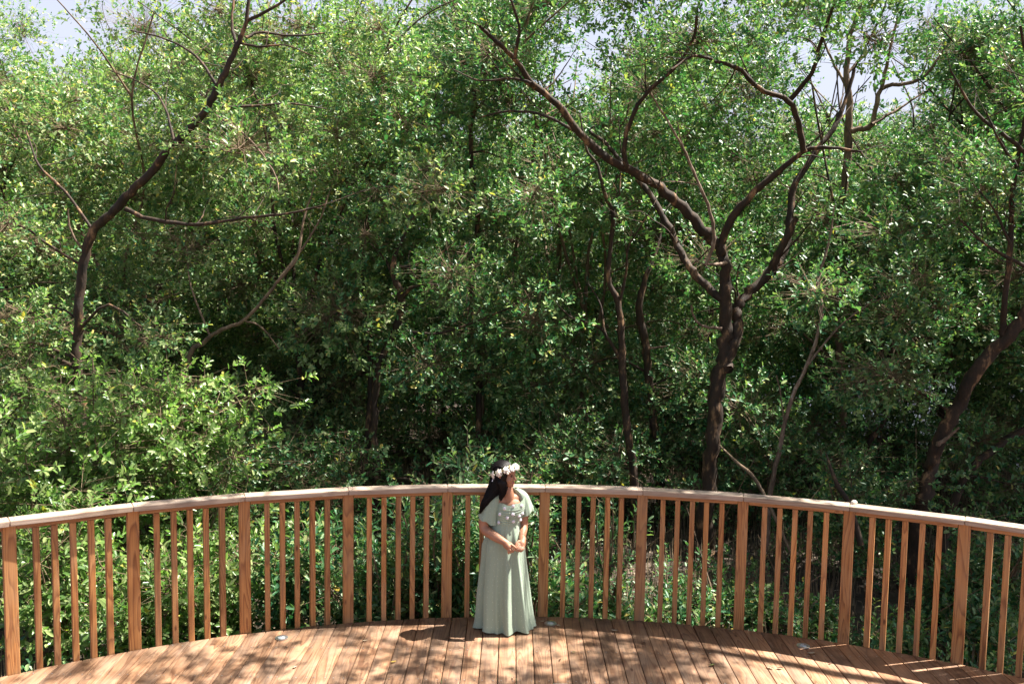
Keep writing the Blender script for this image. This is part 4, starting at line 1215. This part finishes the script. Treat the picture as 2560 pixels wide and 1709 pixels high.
# the dress groups its pieces
dress_rings = []
for z in np.linspace(.925, .004, 64):
    cx, cy, a, bb = interp([(.93, -.030, 7.472, .120, .098), (.89, -.033, 7.472, .124, .102), (.80, -.040, 7.470, .152, .122), (.72, -.045, 7.468, .172, .132), (.585, -.040, 7.466, .182, .142), (.28, -.033, 7.463, .212, .160), (.06, -.018, 7.462, .226, .174), (.0, -.012, 7.462, .240, .182)], z)
    t = np.clip((.90 - z) / .9, 0, 1)
    amp = .003 + .034 * t ** .95
    ph = phi + .05 * np.sin(3 * phi + 4 * z)
    fold = (1.3 * (.62 - np.abs(np.sin(4.5 * ph + .5 + .35 * np.sin(2 * phi + 1)))) + .45 * np.sin(13 * ph + 1.1 + .5 * z) + .22 * np.sin(21 * ph + 2.0) + .5 * np.maximum(0, np.sin(5 * ph - .2)) ** 3)
    fold = np.sign(fold) * np.abs(fold) ** .85
    rr = 1 + 0 * ph
    x = cx + (a + amp * fold) * np.cos(phi); y = cy + (bb + amp * fold) * np.sin(phi)
    x += .015 * t ** 6 * np.cos(phi) * (np.cos(phi) < 0)
    zz = z + (0.014 * (np.sin(5 * phi + 1) * .5 + .5) * t ** 4)
    dress_rings.append(np.stack([x, y, zz + 0 * phi], 1))
skirt = loft('dress', dress_rings, person)
br = []
for i, s in enumerate(np.linspace(0, 1, 48)):
    x0, y0 = np.cos(phi), np.sin(phi)
    front = np.maximum(0, -y0)
    topz = 1.072 + .016 * np.exp(-((np.abs(x0) - .42) / .2) ** 2) * (front > 0) + np.clip(np.abs(x0) - .50, 0, 1) * .10 + np.clip(y0, 0, 1) * .03
    z = .898 + (topz - .898) * s
    cx, cy, a, bb = interp([(.89, -.031, 7.472, .122, .100), (.94, -.022, 7.472, .121, .106), (1.0, -.006, 7.474, .131, .124), (1.04, -.001, 7.478, .134, .122), (1.08, .0, 7.482, .134, .104), (1.16, -.01, 7.485, .128, .072)], z)
    # gathers that run to the centre seam
    dx = (x0 - .12)
    w = np.sin((z - .03 * dx * dx) * 2 * pi / .021 + 2.5 * np.abs(dx)) * (.35 + .65 * np.exp(-(dx / .5) ** 2))
    g_ = .0034 * w * (s > .02) * (s < .97) * np.clip((1.055 - z) / .03, 0.15, 1)
    seam = -.006 * np.exp(-((x0 - .12) / .045) ** 2) * (front > 0)
    br.append(np.stack([cx + (a + g_ + seam) * x0, cy + (bb + g_ + seam) * y0, z], 1))
bod = loft('bodice', br, skirt)
def sleeve(c, folds, ph0):
    rr = []
    c = np.array(c, float)
    path = smooth_path(c, 7)
    for i, q in enumerate(path):
        t = i / (len(path) - 1)
        f = 1 + folds * t ** 1.3 * (np.sin(5 * phi + ph0) * .55 + .35 * np.sin(9 * phi + 2 * ph0))
        x = q[0] + q[3] * f * np.cos(phi); y = q[1] + q[4] * f * np.sin(phi)
        z = q[2] + q[5] * np.cos(phi) + .004 * np.sin(6 * phi) * t
        rr.append(np.stack([x, y, z + 0 * phi], 1))
    return rr
loft('sleeve', sleeve([(-.085, 7.462, 1.158, .012, .020, .0), (-.105, 7.455, 1.146, .048, .052, .010), (-.138, 7.448, 1.105, .063, .068, -.004), (-.160, 7.440, 1.030, .070, .076, -.020), (-.172, 7.435, .960, .078, .082, -.030), (-.176, 7.433, .925, .083, .086, -.034)], .13, .6), skirt)
loft('sleeve', sleeve([(.055, 7.53, 1.185, .010, .020, .0), (.078, 7.53, 1.170, .044, .050, -.012), (.105, 7.53, 1.125, .054, .062, -.004), (.124, 7.525, 1.060, .058, .066, .014), (.138, 7.52, 1.000, .062, .070, .034), (.143, 7.518, .965, .064, .072, .040)], .12, 2.1), skirt)
# fabric roses on the bodice
rosem = plain_mat('fabric_rose', (.78, .74, .80), .7)
def rose_bm(bm, c, r, nrm, n=13, seed=0):
    rg = random.Random(seed); nrm = Vector(nrm).normalized()
    q = nrm.to_track_quat('Z', 'Y')
    for ring, (k, rad, tilt) in enumerate([(1, 0, 0), (4, .28, .9), (6, .58, .6), (7, .85, .25)]):
        for j in range(k):
            a = 2 * pi * j / k + ring * .7 + rg.uniform(-.15, .15)
            pc = Vector((cos(a) * rad * r, sin(a) * rad * r, r * (.5 - .45 * rad)))
            mt = Matrix.Translation(Vector(c)) @ q.to_matrix().to_4x4() @ Matrix.Translation(pc) @ Matrix.Rotation(a, 4, 'Z') @ Matrix.Rotation(tilt, 4, 'Y') @ Matrix.Diagonal((r * .34, r * .38, r * .16, 1))
            bmesh.ops.create_icosphere(bm, subdivisions=1, radius=1, matrix=mt)
for i, (cx, cy) in enumerate([(772, 780), (895, 772), (647, 815), (578, 900), (770, 900), (860, 924), (906, 888), (686, 950), (562, 1018), (775, 1003), (875, 980)]):
    yf = 7.36
    for _ in range(4):
        p = P4(cx, cy, yf)
        bx, by, ba, bbb = interp([(.89, -.031, 7.472, .122, .100), (.94, -.022, 7.472, .121, .106), (1.0, -.006, 7.474, .131, .124), (1.04, -.001, 7.478, .134, .122), (1.08, .0, 7.482, .134, .104)], p[2])
        yf = by - bbb * sqrt(max(.05, 1 - ((p[0] - bx) / ba) ** 2)) - .006
    p = p - PO
    bm = bmesh.new(); rose_bm(bm, p, .0135, (.6 * (cx - 745) / 200, -1, .15), seed=i)
    bm_obj('fabric_rose', bm, rosem, skirt, smooth=True)

# hair
hairm, nt, bs = new_mat('black_hair')
bs.inputs['Base Color'].default_value = (.005, .003, .003, 1); bs.inputs['Roughness'].default_value = .5; bs.inputs['Specular IOR Level'].default_value = .2
b = Blob()
b.ell(HL(-.030, 0, .032), (.095, .078, .082), HR)
b.ell(HL(-.045, 0, -.02), (.072, .074, .09), HR)
b.chain([HL(.028, -.052, .045), HL(.026, -.064, .005), HL(.014, -.066, -.035), HL(-.002, -.060, -.070)], [.026, .025, .024, .014])
b.chain([HL(.022, .052, .045), HL(.016, .062, .0), HL(-.004, .062, -.05)], [.026, .024, .02])
main = [P4(575, 330, 7.46), P4(545, 470, 7.45), P4(475, 580, 7.43), P4(400, 680, 7.40), P4(335, 780, 7.385), P4(290, 880, 7.39)]
mr_ = [.070, .066, .052, .036, .020, .007]
b.chain(main, mr_)
front = [P4(610, 450, 7.40), P4(625, 560, 7.385), P4(600, 640, 7.375), P4(590, 705, 7.37)]
fr_ = [.046, .030, .018, .006]
b.chain(front, fr_)
hair = b.build('hair', [hairm], person, .006, 3)
g = Geo()
def locks(path, rad, n, r0):
    P = smooth_path(np.column_stack([np.array(path), rad]), 6)
    for _ in range(n):
        d = unit(RNG.normal(size=3)); d[1] = -abs(d[1]); ph = RNG.uniform(0, 6)
        k0 = RNG.integers(0, 4); k1 = len(P) - RNG.integers(0, 5)
        Q = P[k0:k1]; s = np.linspace(0, 1, len(Q))[:, None]
        off = d * (Q[:, 3:4] * RNG.uniform(.85, 1.12) + .001) + .004 * np.sin(s * 9 + ph) * np.array([1, .4, .6])
        g.tube(Q[:, :3] + off - PO, np.linspace(r0, r0 * .25, len(Q)), 5)
locks(main, mr_, 170, .0032); locks(front, fr_, 50, .0026)
for _ in range(150):      # strands lying over the skull, combed back and down
    a = RNG.uniform(-1, 1); el = RNG.uniform(-.2, 1.2)
    pts = []
    for s in np.linspace(0, 1, 7):
        th = (1.15 - el * .2) - s * (2.5)          # front to back
        lat = a * (1.1)
        v = np.array([sin(th) * cos(lat * .9), sin(lat), cos(th) * cos(lat * .9)])
        pts.append(HL(-.030 + .097 * v[0], .080 * v[1], .032 + .084 * v[2]))
    pts = np.array(pts)
    g.tube(pts - PO, np.full(7, .0024), 4)
lk = g.build('hair_strands', [hairm], hair, True)

# flower crown
fc = empty('flower_crown', (0, 0, 0), person)
def ringp(a, r=1.0, dz=0):
    return HL(-.012 + .098 * r * cos(a), .086 * r * sin(a), .026 + .054 * cos(a) + dz) - PO
roseC = plain_mat('cream_rose', (.80, .70, .60), .7, noise=.12, nscale=60); roseW = plain_mat('white_rose', (.85, .83, .78), .7)
g = Geo(); pts = np.array([ringp(a) for a in np.linspace(0, 2 * pi, 40)])
g.tube(pts, np.full(40, .004), 6)
twm = plain_mat('wreath_leaf', (.20, .24, .06), .6, noise=.5, nscale=90)
n = 330; aa = RNG.uniform(0, 2 * pi, n); B_ = np.array([ringp(a, 1 + RNG.normal(0, .05), RNG.normal(0, .007)) for a in aa])
out_ = unit(B_ - (np.array(HC) - PO)); 
g.leaves(B_, out_ + RNG.normal(0, .7, (n, 3)) + np.array([0, 0, .3]), out_ + RNG.normal(0, .4, (n, 3)), RNG.uniform(.012, .028, n), RNG.uniform(.006, .011, n), 1)
g.build('greenery', [M['twig'], twm], fc)
for i, (a, r_, mt_) in enumerate([(-.12, .024, roseW), (-.50, .021, roseW), (-.95, .025, roseC), (-1.55, .023, roseC), (-2.15, .021, roseC), (-2.72, .016, roseW), (.35, .023, roseW), (.9, .022, roseC), (1.6, .022, roseC), (2.4, .02, roseC)]):
    bm = bmesh.new(); c = ringp(a, 1.10, .002); nn = c - (np.array(HC) - PO)
    rose_bm(bm, c, r_ * 1.3, nn, seed=40 + i); bm_obj('rose', bm, mt_, fc, smooth=True)
g = Geo()
bmk = bmesh.new()
for i in range(110):
    a = RNG.uniform(-3, .4); c = ringp(a, 1.12 + RNG.normal(0, .07), RNG.normal(.006, .012))
    bmesh.ops.create_icosphere(bmk, subdivisions=1, radius=RNG.uniform(.0018, .0035), matrix=Matrix.Translation(Vector(c)))
bm_obj('filler_blossom', bmk, roseW, fc)
bmk = bmesh.new()
for i in range(34):
    a = random.choice([-.25, -.75, -1.25, -1.8, -2.4]) + RNG.normal(0, .07); c = ringp(a, 1.12 + RNG.normal(0, .05), RNG.normal(.010, .010))
    bmesh.ops.create_icosphere(bmk, subdivisions=1, radius=RNG.uniform(.003, .006), matrix=Matrix.Translation(Vector(c)))
bm_obj('yellow_blossom', bmk, plain_mat('yellow_blossom', (.62, .48, .12), .6), fc)
rb = [PA(455, 700, 7.41), PA(420, 780, 7.405), PA(375, 880, 7.40), PA(335, 985, 7.395)]
P = smooth_path(rb, 4) - PO
v = np.concatenate([P + np.array([.007, 0, .002]), P - np.array([.007, 0, .002]), P - np.array([.007, -.003, .002]), P + np.array([.007, .003, .002])])
k = len(P); q = []
for i in range(k - 1):
    for c in range(4):
        d = (c + 1) % 4; q.append((c * k + i, d * k + i, d * k + i + 1, c * k + i + 1))
raw_mesh('ribbon', v, q, plain_mat('ribbon', (.8, .8, .84), .5), fc, True)
